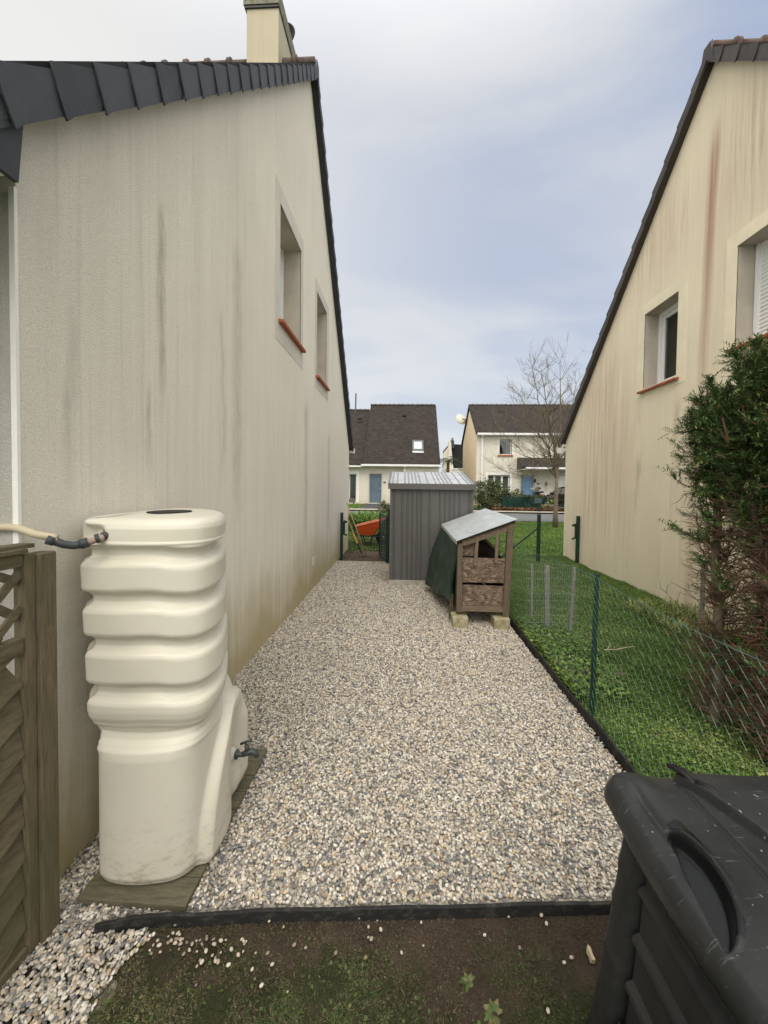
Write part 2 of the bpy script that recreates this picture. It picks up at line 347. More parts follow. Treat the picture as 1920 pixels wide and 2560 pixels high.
dirt = m.math('MULTIPLY', m.ramp(zz, [(.0, 1), (.28, 0)]), m.ramp(m.noise(16, 8, .75, m.map((1, 1, 2.2))), [(.50, 0), (.66, .75)]))
c = m.mix(dirt, c, (.20, .16, .10))
c = m.mix(m.ramp(m.noise(45, 3, .6, m.map((1, 1, 1), rot=(.4, .3, .5))), [(.74, 0), (.8, .3)]), c, (.3, .25, .17))
for rt in ((.2, .9, .4), (1.1, .3, 1.3)):
    c = m.mix(m.ramp(m.noise(7, 5, .6, m.map((1, 9, 1), rot=rt)), [(.70, 0), (.74, .22), (.78, 0)]), c, (.38, .33, .24))
c = m.mix(m.ramp(m.noise(150, 2, .5), [(.70, 0), (.76, .35)]), c, (.22, .19, .13))
c = m.mix(m.math('MULTIPLY', m.ramp(m.noise(1.7, 5, .65, m.map((1, 1, 2.5))), [(.5, 0), (.75, .3)]), 1.0), c, (.52, .49, .37))
m.col(c); m.rough(m.ramp(m.noise(40, 4), [(.3, .30), (.7, .46)])); m.bump(m.noise(420, 2), .06, .001); m.b.inputs['Subsurface Weight'].default_value = 0.0; m_tank = m.m
m = M('bin_plastic', .5, .32)
c = m.mix(m.ramp(m.noise(5, 6, .7), [(.3, 0), (.7, 1)]), (.011, .012, .0125), (.026, .0275, .028))
v = m.map((1, 7, 1), rot=(0, 0, R(24)))
c = m.mix(m.ramp(m.noise(16, 7, .75, v), [(.60, 0), (.72, .35)]), c, (.28, .29, .28))
c = m.mix(m.ramp(m.noise(60, 3, .5), [(.72, 0), (.76, .7)]), c, (.36, .36, .34)); ex = m.math('DIVIDE', m.math('ADD', m.math('ADD', m.xyz(0), .95 - .597), m.math('MULTIPLY', m.math('ADD', m.xyz(1), .6 - .77), -.18)), .036); ey = m.math('DIVIDE', m.math('ADD', m.xyz(1), .6 - .768), .118)
dd = m.math('ADD', m.math('ADD', m.math('MULTIPLY', ex, ex), m.math('MULTIPLY', ey, ey)), m.math('MULTIPLY', m.math('SUBTRACT', m.noise(28, 4), .5), .9))
wet = m.ramp(dd, [(.86, 1), (.94, 0)]); m.col(m.mix(wet, c, (.008, .009, .009)))
m.rough(m.mix(wet, m.ramp(m.noise(4, 5, .65), [(.35, .30), (.65, .58)]), (.22, .22, .22))); m.bump(m.noise(260, 3), .15, .002); m_bin = m.m
m = M('bin_body_plastic', .6, .22); m.col(m.mix(m.ramp(m.noise(6, 6, .7), [(.35, 0), (.8, 1)]), (.017, .0175, .017), (.038, .038, .036))); m.bump(m.noise(260, 3), .2, .002); m_binb = m.m
m_black = simple('black_plastic', (.012, .012, .012), .6)
m_rubber = simple('black_rubber', (.02, .02, .02), .8)
m = M('edging', .75, .3); m.col(m.mix(m.ramp(m.noise(18, 7, .75, m.map((1, 1, 2))), [(.5, 0), (.75, 1)]), (.018, .018, .018), (.085, .075, .06))); m.bump(m.noise(40, 5), .5, .006); m_edge = m.m
m_green = simple('green_metal', (.006, .028, .019), .45, var=.2, spec=.45)
m_wire = simple('green_wire', (.055, .125, .09), .4, var=.35, scale=4, spec=.6)
m_wiregrey = simple('galvanised_wire', (.33, .36, .34), .45, metal=.4)
m_shed = M('shed_metal', .5, .4); m_shed.col(m_shed.mix(m_shed.noise(2, 4), (.097, .096, .095), (.116, .115, .113))); m_shed.bump(m_shed.noise(3, 2), .05, .02); m_shed = m_shed.m
m = M('shed_roof', .35, .5); m.col(m.mix(m.ramp(m.noise(5, 6, .7), [(.4, 0), (.6, 1)]), (.40, .42, .45), (.55, .57, .60))); m.bump(m.noise(260, 2), .2, .002); m_shedr = m.m
m = M('zinc_sheet', .45, .5, .3); m.col(m.mix(m.ramp(m.noise(7, 7, .7, m.map((2, .7, 1), rot=(0, 0, .3))), [(.35, 0), (.7, 1)]), (.42, .46, .48), (.60, .63, .64))); m_zinc = m.m
m = M('tarp', .5, .35); m.col(m.mix(m.ramp(m.noise(5, 6, .65), [(.35, 0), (.7, 1)]), (.011, .028, .020), (.030, .060, .044))); m.bump(m.noise(7, 5, .6, dist=1.5), .6, .03); m_tarp = m.m
m = M('mossy_block', .95, .1); m.col(m.mix(m.ramp(m.noise(12, 6, .7), [(.4, 0), (.6, 1)]), (.24, .23, .10), (.42, .37, .28))); m.bump(m.noise(60, 5), .6, .005); m_block = m.m
m_orange = simple('orange_tray', (.60, .085, .022), .45, var=.15, spec=.5)
m_yellow = simple('yellow_grip', (.65, .38, .03), .5)
m_steel = simple('rusty_steel', (.18, .14, .11), .6, metal=.4, var=.3)
m_curtain = M('curtain', .9); m_curtain.col((.62, .62, .60)); m_curtain.bump(m_curtain.noise(3, 2, .5, m_curtain.map((14, 14, .2))), 1, .05); m_curtain = m_curtain.m
m_int = simple('interior_dark', (.03, .03, .032), .9)
m = M('glass', .08, .5); gl = m.n('ShaderNodeBsdfGlossy'); gl.inputs['Roughness'].default_value = .03; gl.inputs[0].default_value = (.9, .9, .9, 1); tr = m.n('ShaderNodeBsdfTransparent'); tr.inputs[0].default_value = (.75, .8, .8, 1)
lw = m.n('ShaderNodeFresnel'); lw.inputs[0].default_value = 1.7; mxs = m.n('ShaderNodeMixShader'); m.t.links.new(lw.outputs[0], mxs.inputs[0]); m.t.links.new(tr.outputs[0], mxs.inputs[1]); m.t.links.new(gl.outputs[0], mxs.inputs[2])
m.t.links.new(mxs.outputs[0], m.t.nodes['Material Output'].inputs[0]); m_glass = m.m
m_door = simple('door_paint_grey', (.13, .175, .225), .5, var=.06)
m_doorb = simple('door_paint_blue', (.17, .32, .50), .5, var=.06)
m_bark = simple('bark', (.17, .14, .10), .9, var=.35, scale=10, bumps=.6, bscale=30)
m_twig = simple('dead_twig', (.15, .09, .06), .9, var=.35, scale=12)
def leafmat(name, a, b, c=None):
    m = M(name, .6, .25); at = m.n('ShaderNodeAttribute', attribute_name='rnd')
    st = [(0, a), (.75, b)] + ([(1, c)] if c else [(1, tuple(x * 1.25 for x in b))])
    m.col(m.ramp(at.outputs['Fac'], st)); m.b.inputs['Subsurface Weight'].default_value = 0; return m.m
m_grass = leafmat('grass_blades', (.052, .10, .018), (.12, .20, .040), (.26, .29, .10))
m_grassb = leafmat('grass_blades_bright', (.07, .14, .018), (.14, .25, .04), (.22, .30, .07))
m_weed = leafmat('weed_blades', (.030, .048, .014), (.070, .105, .030), (.16, .14, .07))
m_bush = leafmat('bush_leaves', (.045, .065, .025), (.13, .155, .07), (.28, .27, .17))
m_agap = leafmat('strap_leaves', (.05, .11, .02), (.17, .28, .06), (.32, .40, .13))
m_con = leafmat('conifer_sprays', (.028, .060, .020), (.08, .135, .040), (.20, .23, .075))
m_palm = leafmat('palm_fronds', (.02, .04, .015), (.05, .08, .03))
m_debris = leafmat('soil_debris', (.035, .025, .018), (.10, .072, .048), (.20, .16, .11))
m_dead = leafmat('dead_leaves', (.09, .045, .02), (.22, .12, .06), (.33, .22, .12))
m_paint = simple('car_paint', (.010, .012, .016), .25, var=.1, spec=.8)
m_rim = simple('alloy', (.55, .56, .58), .3, metal=.6)
m_red = simple('red_lens', (.35, .02, .02), .3)
# ================================================================ SETTING
def grid_sheet(name, mat, xs, ys, zf, kind='structure'):
    b = MB(); nx = len(xs); b.v = [(x, y, zf(x, y)) for y in ys for x in xs]
    b.f = [(j*nx+i, j*nx+i+1, (j+1)*nx+i+1, (j+1)*nx+i) for j in range(len(ys)-1) for i in range(nx-1)]
    o = b.build(name, mat, smooth=True); struct(o, kind); return o
def lin(a, b, n): return [a + (b - a) * i / (n - 1) for i in range(n)]
grid_sheet('ground', m_turf, [-600, -200, -60] + lin(-30, 30, 31) + [60, 200, 600], [-60, -20, -5] + lin(0, 40, 61) + [60, 120, 300, 900], lambda x, y: gz(y) - .05)
def hum(x, y): return .02 * math.sin(x * 7 + y * 3) * math.sin(y * 5.3 - x * 2) + .012 * math.sin(x * 17 + 3) * math.sin(y * 13)
XR = 1.27
soil_b = [onz(*p) for p in [(282, 2436), (353, 2345)]]
grid_sheet('soil', m_soil, lin(-2.2, 1.6, 120), lin(-.5, 1.48, 80), lambda x, y: -.024 + .4 * hum(x * 2.5, y * 2.5) * (y < 1.28))
strip_px = [(243, 2318), (300, 2303), (380, 2290), (485, 2289), (694, 2277), (1000, 2272), (1300, 2264), (1560, 2258)]
strip = [onz(*p) for p in strip_px]
b = MB(); e_ = [(-1.42, 1.32)] + [(p.x, p.y) for p in strip] + [(XR - .01, 1.49)]
b.v = [(x, y, 0) for x, y in e_] + [(x, 8.0, 0) for x, y in e_]; b.f = [(i, i + 1, i + 1 + len(e_), i + len(e_)) for i in range(len(e_) - 1)]
struct(b.build('gravel_bed', m_gbed))
grid_sheet('gravel_bed', m_gbed, [-3, -.82], [-.5, 1.33], lambda x, y: -.004 if x < -1 else -.03)
grid_sheet('lawn', m_turf, lin(XR + .02, 3.72, 40), lin(-.5, 9.2, 120), lambda x, y: -.012 + hum(x, y) + .06 * max(0, (x - 2.9)) )
grid_sheet('garden_soil', m_soil, lin(-1.5, 1.2, 20), lin(8.02, 9.3, 20), lambda x, y: .004 + .3 * hum(x * 3, y * 3))
grid_sheet('road', m_asph, [-40, 0, 40], lin(17.1, 20.3, 5), lambda x, y: gz(y) - .03)
grid_sheet('pavement', m_pave, [-40, 0, 40], lin(20.3, 21.0, 3), lambda x, y: gz(y) + .04)
grid_sheet('driveway', m_dark, [8.0, 14], lin(21.0, 27.4, 5), lambda x, y: gz(y) + .01)
grid_sheet('garden_path', m_dark, [-2.6, -1.1], lin(21.05, 26.7, 4), lambda x, y: gz(y) + .006)

# ---- pebbles: instanced stones
def pebble_field(name, poly, density, z, r=.0069, seed=0):
    me = bpy.data.meshes.new(name); me.from_pydata([(p[0], p[1], z) for p in poly], [], [tuple(range(len(poly)))])
    o = bpy.data.objects.new(name, me); C.objects.link(o); o['kind'] = 'stuff'
    ng = bpy.data.node_groups.new(name, 'GeometryNodeTree'); ng.interface.new_socket('Geometry', in_out='INPUT', socket_type='NodeSocketGeometry'); ng.interface.new_socket('Geometry', in_out='OUTPUT', socket_type='NodeSocketGeometry')
    N = ng.nodes.new; L = ng.links.new
    gi, go = N('NodeGroupInput'), N('NodeGroupOutput')
    dp = N('GeometryNodeDistributePointsOnFaces'); dp.inputs['Density'].default_value = density; dp.inputs['Seed'].default_value = seed; L(gi.outputs[0], dp.inputs[0])
    sp = N('GeometryNodeSetPosition'); L(dp.outputs[0], sp.inputs[0])
    rv = N('FunctionNodeRandomValue'); rv.data_type = 'FLOAT_VECTOR'; rv.inputs[0].default_value = (0, 0, -.006); rv.inputs[1].default_value = (0, 0, .007); L(rv.outputs[0], sp.inputs['Offset'])
    ico = N('GeometryNodeMeshIcoSphere'); ico.inputs[0].default_value = r; ico.inputs[1].default_value = 2
    sm = N('GeometryNodeSetMaterial'); sm.inputs['Material'].default_value = m_peb; L(ico.outputs[0], sm.inputs[0])
    ss = N('GeometryNodeSetShadeSmooth'); L(sm.outputs[0], ss.inputs[0])
    ip = N('GeometryNodeInstanceOnPoints'); L(sp.outputs[0], ip.inputs[0]); L(ss.outputs[0], ip.inputs['Instance'])
    rr = N('FunctionNodeRandomValue'); rr.data_type = 'FLOAT_VECTOR'; rr.inputs[0].default_value = (-.5, -.5, 0); rr.inputs[1].default_value = (.5, .5, 6.28); rr.inputs['Seed'].default_value = 3; L(rr.outputs[0], ip.inputs['Rotation'])
    rs = N('FunctionNodeRandomValue'); rs.data_type = 'FLOAT_VECTOR'; rs.inputs[0].default_value = (.65, .55, .5); rs.inputs[1].default_value = (1.55, 1.15, .9); rs.inputs['Seed'].default_value = 5; L(rs.outputs[0], ip.inputs['Scale'])
    L(ip.outputs[0], go.inputs[0])
    o.modifiers.new('pebbles', 'NODES').node_group = ng; me.materials.append(m_peb)
    return o
pebble_field('gravel', [(-1.36, 3.6), (-1.40, 1.30)] + [(p.x, p.y + .02) for p in strip] + [(1.20, 1.48), (XR, 1.5), (XR, 3.6)], 11500, .004)
pebble_field('gravel', [(XR - .01, 3.6), (XR - .02, 6.2), (-.17, 6.2), (-.2, 8.02), (-1.36, 8.02), (-1.36, 3.6)], 8000, .002, r=.0082, seed=2)
lb = [onz(*p) for p in [(380, 2330), (353, 2352), (315, 2390), (282, 2436), (250, 2480), (222, 2530), (200, 2570), (150, 2700)]]
pebble_field('gravel', [(p.x, p.y) for p in strip[2::-1]][0:0] + [(-.83, 1.27), (strip[2].x, strip[2].y - .03), (strip[1].x, strip[1].y - .03), (strip[0].x - .02, strip[0].y + .03), (-1.3, 1.40), (-1.6, 1.35), (-1.6, .8), (lb[-1].x, lb[-1].y)] + [(p.x, p.y) for p in lb[-2::-1]], 15000, -.012, seed=4)

# ---- numpy meshes: blades and leaves
def np_mesh(name, V, Fc, rnd, mat, kind=None, parent=None, smooth=False):
    """V (n,3), Fc list of equal-size faces (m,k), rnd (m,) face attribute"""
    off = np.array(parent.get('_w', (0, 0, 0))) if parent else np.zeros(3)
    me = bpy.data.meshes.new(name); n = len(V); mm, k = Fc.shape
    me.vertices.add(n); me.vertices.foreach_set('co', (V - off).astype(np.float32).ravel())
    me.loops.add(mm * k); me.loops.foreach_set('vertex_index', Fc.astype(np.int32).ravel())
    me.polygons.add(mm); me.polygons.foreach_set('loop_start', np.arange(0, mm * k, k, dtype=np.int32))
    me.update(calc_edges=True)
    a = me.attributes.new('rnd', 'FLOAT', 'FACE'); a.data.foreach_set('value', rnd.astype(np.float32))
    me.materials.append(mat)
    if smooth: me.polygons.foreach_set('use_smooth', np.ones(mm, dtype=bool))
    o = bpy.data.objects.new(name, me); C.objects.link(o)
    if kind: o['kind'] = kind
    if parent: o.parent = parent
    return o
def unit(v): return v / (np.linalg.norm(v, axis=-1, keepdims=True) + 1e-9)
def leaves(base, dirv, length, width, droop=0.0):
    """one bent blade per row: two quads; returns V,F"""
    n = len(base); d = unit(dirv); side = unit(np.cross(d, rng.normal(size=(n, 3)) * .35 + np.array([0, 0, 1.0])))
    L_ = length[:, None]; W = width[:, None] / 2
    mid = base + d * L_ * .5; tip = base + d * L_ + np.array([0, 0, -1.0]) * (L_ * droop)
    V = np.stack([base - side * W * .5, base + side * W * .5, mid + side * W, mid - side * W, tip + side * W * .15, tip - side * W * .15], 1).reshape(-1, 3)
    i = np.arange(n)[:, None] * 6
    Fc = np.concatenate([i + np.array([[0, 1, 2, 3]]), i + np.array([[3, 2, 4, 5]])], 1).reshape(-1, 4)
    return V, Fc
def vnoise(x, y, s, seed=0):
    r = np.random.default_rng(seed); out = 0
    for k in range(6):
        a, b, c = r.uniform(.6, 1.6), r.uniform(0, 6.28), r.uniform(0, 6.28)
        out = out + np.sin(s * a * (x * math.cos(b) + y * math.sin(b)) + c)
    return out / 6
def sward(name, x, y, z, h0, h1, w0, mat, lean=.8, clover=.3, droop=.35):
    n = len(x); base = np.stack([x, y, z], 1)
    d = rng.normal(size=(n, 3)) * lean; d[:, 2] = np.abs(d[:, 2]) * .4 + .6
    tone = np.clip(.5 + .55 * vnoise(x, y, 5, 3) + rng.normal(size=n) * .22, 0, 1)
    L_ = rng.uniform(h0, h1, n) * (1 + .35 * vnoise(x, y, 3, 9)); W = rng.uniform(.6, 1.4, n) * w0
    isl = rng.random(n) < clover
    base[isl, 2] += rng.uniform(.0, h1 * .6, isl.sum()); d[isl, 2] *= .25; L_[isl] = rng.uniform(.012, .022, isl.sum()) * (w0 / .004) ** .5; W[isl] = L_[isl] * .9
    V, Fc = leaves(base, d, L_, W, droop)
    return np_mesh(name, V, Fc, np.repeat(tone, 2), mat, 'stuff')
def ysample(n, y0, y1, p=1.0):
    u = rng.random(n); return y0 * (y1 / y0) ** u
n = 190000; y = ysample(n, 1.15, 9.2); x = rng.uniform(XR + .04, 3.72, n); z = np.array([-.02 + hum(a, b) + .06 * max(0, a - 2.9) for a, b in zip(x, y)])
bed = (x < 1.9) & (y > 3.25) & (y < 4.2); keep = ~bed | (rng.random(n) < .75)
sward('grass', x[keep], y[keep], z[keep], .03, .075, .0034, m_grass, clover=.22)
n = 2200; y = rng.uniform(2.9, 4.5, n); x = XR + .05 + rng.random(n) ** 1.6 * .45
sward('ground_ivy', x, y, .0 + rng.random(n) * .07, .03, .07, .013, m_grass, lean=.9, clover=.5, droop=.2)
n = 40000; y = ysample(n, 9.0, 17.0); x = np.where(rng.random(n) < .75, rng.uniform(1.1, 9.5, n), rng.uniform(-1.6, 1.3, n)); yy = np.where(x < 1.2, np.maximum(y, 9.6), y)
sward('grass', x, yy, np.array([gz(v) - .05 for v in yy]), .05, .11, .012, m_grassb, clover=.15)
n = 26000; y = rng.uniform(8.3, 13, n); x = rng.uniform(-1.6, 1.2, n); kk = vnoise(x, y, 4, 2) + (y - 9.6) * .5 > -.35
sward('grass', x[kk], y[kk], np.array([gz(v) - .03 for v in y[kk]]), .04, .09, .010, m_weed, clover=.3)
n = 9000; y = rng.uniform(21.2, 26.5, n); x = rng.uniform(-5.5, -2.3, n)
sward('grass', x, y, np.array([gz(v) - .05 for v in y]), .08, .16, .03, m_grassb, clover=0)
# sparse weeds on the bare soil
n = 60000; x = rng.uniform(-1.15, .75, n); y = rng.uniform(.95, 1.42, n)
dens = vnoise(x, y, 9, 5) * .8 + vnoise(x, y, 24, 6) * .5 + (1.27 - y) * 2.6 - np.clip(x + .1, 0, 1) * .75
ok = (dens + rng.normal(size=n) * .35 > .34) & (x > -1.0 + (1.2 - y) * .3)
sward('weeds', x[ok], y[ok], np.full(ok.sum(), -.025), .008, .026, .0017, m_weed, lean=2.0, clover=.02)
n = 22000; x = rng.uniform(-1.0, .85, n); y = rng.uniform(.95, 1.43, n)
sward('leaf_litter', x, y, np.full(n, -.022), .003, .011, .0018, m_debris, lean=2.5, clover=0, droop=0)
def rosette(name, c, rad, nl, label, mat=m_weed):
    b = np.tile(np.array(c), (nl, 1)); t = np.linspace(0, 6.28, nl, endpoint=False) + rng.normal(size=nl) * .25
    d = np.stack([np.cos(t), np.sin(t), np.full(nl, .35)], 1); V, Fc = leaves(b, d, rng.uniform(.7, 1.1, nl) * rad, np.full(nl, rad * .38), .3)
    o = np_mesh(name, V, Fc, rng.uniform(.6, 1, nl * 2), mat); tag(o, label, 'weed'); return o
p = onz(1170, 2440); rosette('weed_rosette', (p.x, p.y, -.02), .032, 10, 'small leafy weed rosette in the middle of the bare soil patch')
p = onz(1235, 2520); rosette('weed_rosette', (p.x, p.y, -.02), .042, 12, 'larger leafy weed rosette at the bottom of the bare soil, nearest the camera')
# loose pebbles on the soil
b = MB(); 
for i in range(100):
    if i < 60: x = -.85 + abs(random.gauss(0, .22)); y = 1.30 - abs(random.gauss(0, .05))
    elif i < 85: x = random.uniform(-.7, .72); y = 1.42 - abs(random.gauss(0, .06)) + .03 * (x > .2)
    else: x = random.uniform(-.9, .7); y = random.uniform(1.15, 1.4)
    r = random.uniform(.003, .0065); t = random.random() * 3; o = len(b.v)
    for j in range(6):
        for k in range(8):
            ph = math.pi * (j + .5) / 6; th = 2 * math.pi * k / 8; a = math.cos(th) * math.sin(ph) * r * 1.35; c = math.sin(th) * math.sin(ph) * r
            b.v.append((x + a * math.cos(t) - c * math.sin(t), y + a * math.sin(t) + c * math.cos(t), -.012 + r * .7 * math.cos(ph)))
    for j in range(5):
        for k in range(8): b.f.append((o+j*8+k, o+j*8+(k+1) % 8, o+(j+1)*8+(k+1) % 8, o+(j+1)*8+k))
    b.f.append(tuple(o+k for k in range(8))); b.f.append(tuple(o+40+k for k in range(8)))
mp_ = M('loose_stone', .8, .2); mp_.col(mp_.ramp(mp_.n('ShaderNodeNewGeometry').outputs['Random Per Island'], [(0, (.22, .18, .14)), (.35, (.42, .35, .27)), (.75, (.58, .52, .44)), (1, (.16, .15, .14))]))
o = b.build('loose_pebbles', mp_.m, smooth=True); o['kind'] = 'stuff'

# ================================================================ HOUSES
def gable_wall(b, x, ys, top, holes, z0=-.15):
    """wall in the plane x=const, split in columns at ys; holes (y0,y1,z0,z1)"""
    cuts = sorted(set(ys + [h[i] for h in holes for i in (0, 1)]))
    for a, c in zip(cuts, cuts[1:]):
        hs = [h for h in holes if h[0] <= a + 1e-6 and h[1] >= c - 1e-6]
        if hs:
            h = hs[0]
            b.quad((x, a, z0), (x, c, z0), (x, c, h[2]), (x, a, h[2])); b.quad((x, a, h[3]), (x, c, h[3]), (x, c, top(c)), (x, a, top(a)))
        else: b.quad((x, a, z0), (x, c, z0), (x, c, top(c)), (x, a, top(a)))
def front_wall(b, y, xs, top, holes, z0=0):
    cuts = sorted(set(xs + [h[i] for h in holes for i in (0, 1)]))
    for a, c in zip(cuts, cuts[1:]):
        hs = sorted([h for h in holes if h[0] <= a + 1e-6 and h[1] >= c - 1e-6], key=lambda h: h[2]); z = z0
        for h in hs: b.quad((a, y, z), (c, y, z), (c, y, h[2]), (a, y, h[2])); z = h[3]
        b.quad((a, y, z), (c, y, z), (c, y, top), (a, y, top))
def roof_slab(b, p00, p10, p11, p01, t):
    """p00-p10 along the eave, p01-p11 the ridge; UV in metres on the top face"""
    P = [Vector(p) for p in (p00, p10, p11, p01)]; n = (P[1] - P[0]).cross(P[3] - P[0]).normalized()
    if n.z < 0: n = -n
    f0 = len(b.f); b.add(P + [p - n * t for p in P], [(0, 1, 2, 3), (7, 6, 5, 4), (0, 4, 5, 1), (1, 5, 6, 2), (2, 6, 7, 3), (3, 7, 4, 0)])
    u = (P[1] - P[0]).normalized(); v = (P[3] - P[0]); v = (v - u * v.dot(u)).normalized()
    b.uv[f0] = [((p - P[0]).dot(u), (p - P[0]).dot(v)) for p in P]; b.uv[f0 + 1] = b.uv[f0][::-1]
def build_roof(b, *a, **k):
    # keep the winding: no normal recalculation problems with the uv map
    return b.build(*a, **k)
def window_in_gable(house, x, sgn, op, su, kind, msurr, shut_to=None, depth=.24, sill_out=.06):
    """sgn=+1: wall faces +X"""
    y0, y1, z0, z1 = op; s0, s1, t0, t1 = su; xi = x - sgn * depth; xo = x + sgn * .004
    win = MB()
    for a, c, e, f in ((s0, s1, z1, t1), (s0, s1, t0, z0), (s0, y0, z0, z1), (y1, s1, z0, z1)):
        win.box((min(x - sgn * .01, xo), a, e), (max(x - sgn * .01, xo), c, f))
    win = win.build('window', msurr, house)
    rv = MB(); xr0, xr1 = (x - sgn*.003), xi
    rv.quad((xr0, y0, z0), (xr0, y0, z1), (xr1, y0, z1), (xr1, y0, z0)); rv.quad((xr0, y1, z0), (xr1, y1, z0), (xr1, y1, z1), (xr0, y1, z1))
    rv.quad((xr0, y0, z1), (xr0, y1, z1), (xr1, y1, z1), (xr1, y0, z1)); rv.quad((xr0, y0, z0), (xr1, y0, z0), (xr1, y1, z0), (xr0, y1, z0))
    rv.build('reveal', m_reveal, win)
    fr = MB(); w_ = .06; xf0, xf1 = sorted((xi, xi + sgn * .055))
    fr.box((xf0, y0, z0), (xf1, y0 + w_, z1)); fr.box((xf0, y1 - w_, z0), (xf1, y1, z1)); fr.box((xf0, y0 + w_, z0), (xf1, y1 - w_, z0 + w_)); fr.box((xf0, y0 + w_, z1 - w_), (xf1, y1 - w_, z1))
    i0, i1 = sorted((xi + sgn * .0, xi + sgn * .035)); e = w_ + .004
    fr.box((i0, y0 + e, z0 + e), (i1, y0 + e + .05, z1 - e)); fr.box((i0, y1 - e - .05, z0 + e), (i1, y1 - e, z1 - e)); fr.box((i0, y0 + e + .05, z0 + e), (i1, y1 - e - .05, z0 + e + .05)); fr.box((i0, y0 + e + .05, z1 - e - .05), (i1, y1 - e - .05, z1 - e))
    fr.build('frame', m_white, win, bevel=.004)
    g0, g1 = sorted((xi + sgn * .01, xi + sgn * .016)); MB().box((g0, y0 + .1, z0 + .1), (g1, y1 - .1, z1 - .1)).build('pane', m_glass, win)
    k0, k1 = sorted((xi - sgn * .25, xi - sgn * .02)); bb = MB().box((k0, y0, z0), (k1, y1, z1)); bb.f = [f for i, f in enumerate(bb.f) if i != (3 if sgn > 0 else 5)]; bb.build('interior', m_int, win)
    if shut_to is not None:
        h0, h1 = sorted((xi + sgn * .04, xi + sgn * .052)); MB().box((h0, y0 + .05, shut_to), (h1, y1 - .05, z1)).build('roller_shutter', m_shut, win)
        MB().box((min(h0, h1) - .002, y0 + .05, shut_to - .04), (h1 + .004, y1 - .05, shut_to)).build('shutter_rail', m_white, win)
        for ya in (y0 + .01, y1 - .05): MB().box((min(xi + sgn*.056, xi + sgn*.075), ya, z0), (max(xi + sgn*.056, xi + sgn*.075), ya + .04, z1)).build('shutter_guide', m_white, win)
    sl_ = MB(); so_ = x + sgn * sill_out
    n_ = max(4, int((y1 - y0 + .1) / .12)); st = (y1 - y0 + .12) / n_
    for i in range(n_):
        a = y0 - .06 + i * st; P = [(xi + sgn * .06, z0 + .012), (so_, z0 - .03), (so_ - sgn * .004, z0 - .062), (xi + sgn * .06, z0 - .02)]
        sl_.prism([(px, a + .002, pz) for px, pz in P], (0, st - .004, 0))
    sl_.build('sill', m_sill, win, bevel=.004)
    return win
def verge(b, x, y0, z0, y1, z1, n, face=.165, th=.012, sgn=1, rows=1):
    """overlapping slates hung along a verge; (y0,z0)-(y1,z1) is the lower edge"""
    for i in range(n):
        a, c = i / n, (i + 1) / n; ov = .055 / n * n / max(1, abs(y1 - y0)) * 1.0
        up = 1 if z1 > z0 else -1
        ya, za = y0 + (y1 - y0) * a, z0 + (z1 - z0) * a; yc, zc = y0 + (y1 - y0) * (c + .15 / n), z0 + (z1 - z0) * (c + .15 / n)
        k = random.uniform(-.004, .004); dy = (y1 - y0) / abs(y1 - y0); q_ = random.uniform(0, .003)
        poly = [(ya - dy * .035, za + face + k), (ya - dy * .01, za + face * .55), (ya + dy * .03, za + face * .1 + k), (ya + dy * .06, za + (z1 - z0) / abs(y1 - y0) * .06 + k - .004), (yc, zc + k), (yc, zc + face + k)]
        P0 = [(x + sgn * ((.014 if j < 4 else .001) + q_), p, q) for j, (p, q) in enumerate(poly)]; P1 = [(a_ + sgn * th * .7, p, q) for a_, p, q in P0]
        b.add(P0 + P1, [(5, 4, 3, 2, 1, 0), (6, 7, 8, 9, 10, 11)] + [(j, (j + 1) % 6, (j + 1) % 6 + 6, j + 6) for j in range(6)])
def ridge_caps(b, x0, x1, y, z, step=.303, r=.10):
    n = int(abs(x1 - x0) / step); s = (x1 - x0) / n
    for i in range(n):
        a = x0 + s * i
        b.tube([(a, y, z - .04), (a + s * .84, y, z - .035)], [r, r * .94], 10); b.tube([(a + s * .80, y, z - .03), (a + s * 1.0, y, z - .03)], [r * 1.28, r * 1.2], 10)

# ---------------- left house
lh = thing('house', 'near grey-beige rendered house on the left with a slate verge and two deep gable windows', 'house', (-5, 5.4, 0))
WX = -1.36; Y0, Y1, YR = 1.30, 9.62, 5.43
def ltop(y): return (2.90 + 1.065 * (y - 1.30)) if y < YR else (2.90 + 1.065 * (YR - 1.30) - 1.12 * (y - YR))
opL = [(4.16, 5.02, 3.40, 4.63), (5.94, 6.70, 3.31, 4.58)]
b = MB(); gable_wall(b, WX, [Y0, YR, Y1], ltop, opL)
for y in (Y0, Y1): b.quad((WX, y, -.15), (-10, y, -.15), (-10, y, ltop(y)), (WX, y, ltop(y)))
b.add([(-10, Y0, -.15), (-10, Y1, -.15), (-10, Y1, ltop(Y1)), (-10, YR, ltop(YR)), (-10, Y0, ltop(Y0))], [(0, 1, 2, 3, 4)])
b.build('wall', m_lwall, lh)
MB().box((-10, Y0 - .006, -.15), (-1.378, Y0 - .003, 2.6)).build('front_render', m_facade, lh)
MB().box((-1.378, Y0 - .008, -.15), (-1.357, Y0 + .004, 2.62)).build('corner_bead', m_whiteband, lh)
window_in_gable(lh, WX, 1, opL[0], (4.0, 5.115, 3.143, 4.81), 'a', m_surr, shut_to=3.62, depth=.30)
window_in_gable(lh, WX, 1, opL[1], (5.81, 6.87, 3.10, 4.735), 'b', m_surr, shut_to=3.31, depth=.30)
b = MB()
zN = 2.756 - 1.065 * .45; roof_t = .14
vb = lambda y: (2.756 + 1.065 * (y - 1.217)) if y < YR else 2.756 + 1.065 * (YR - 1.217) - 1.128 * (y - YR)
XV = -1.262
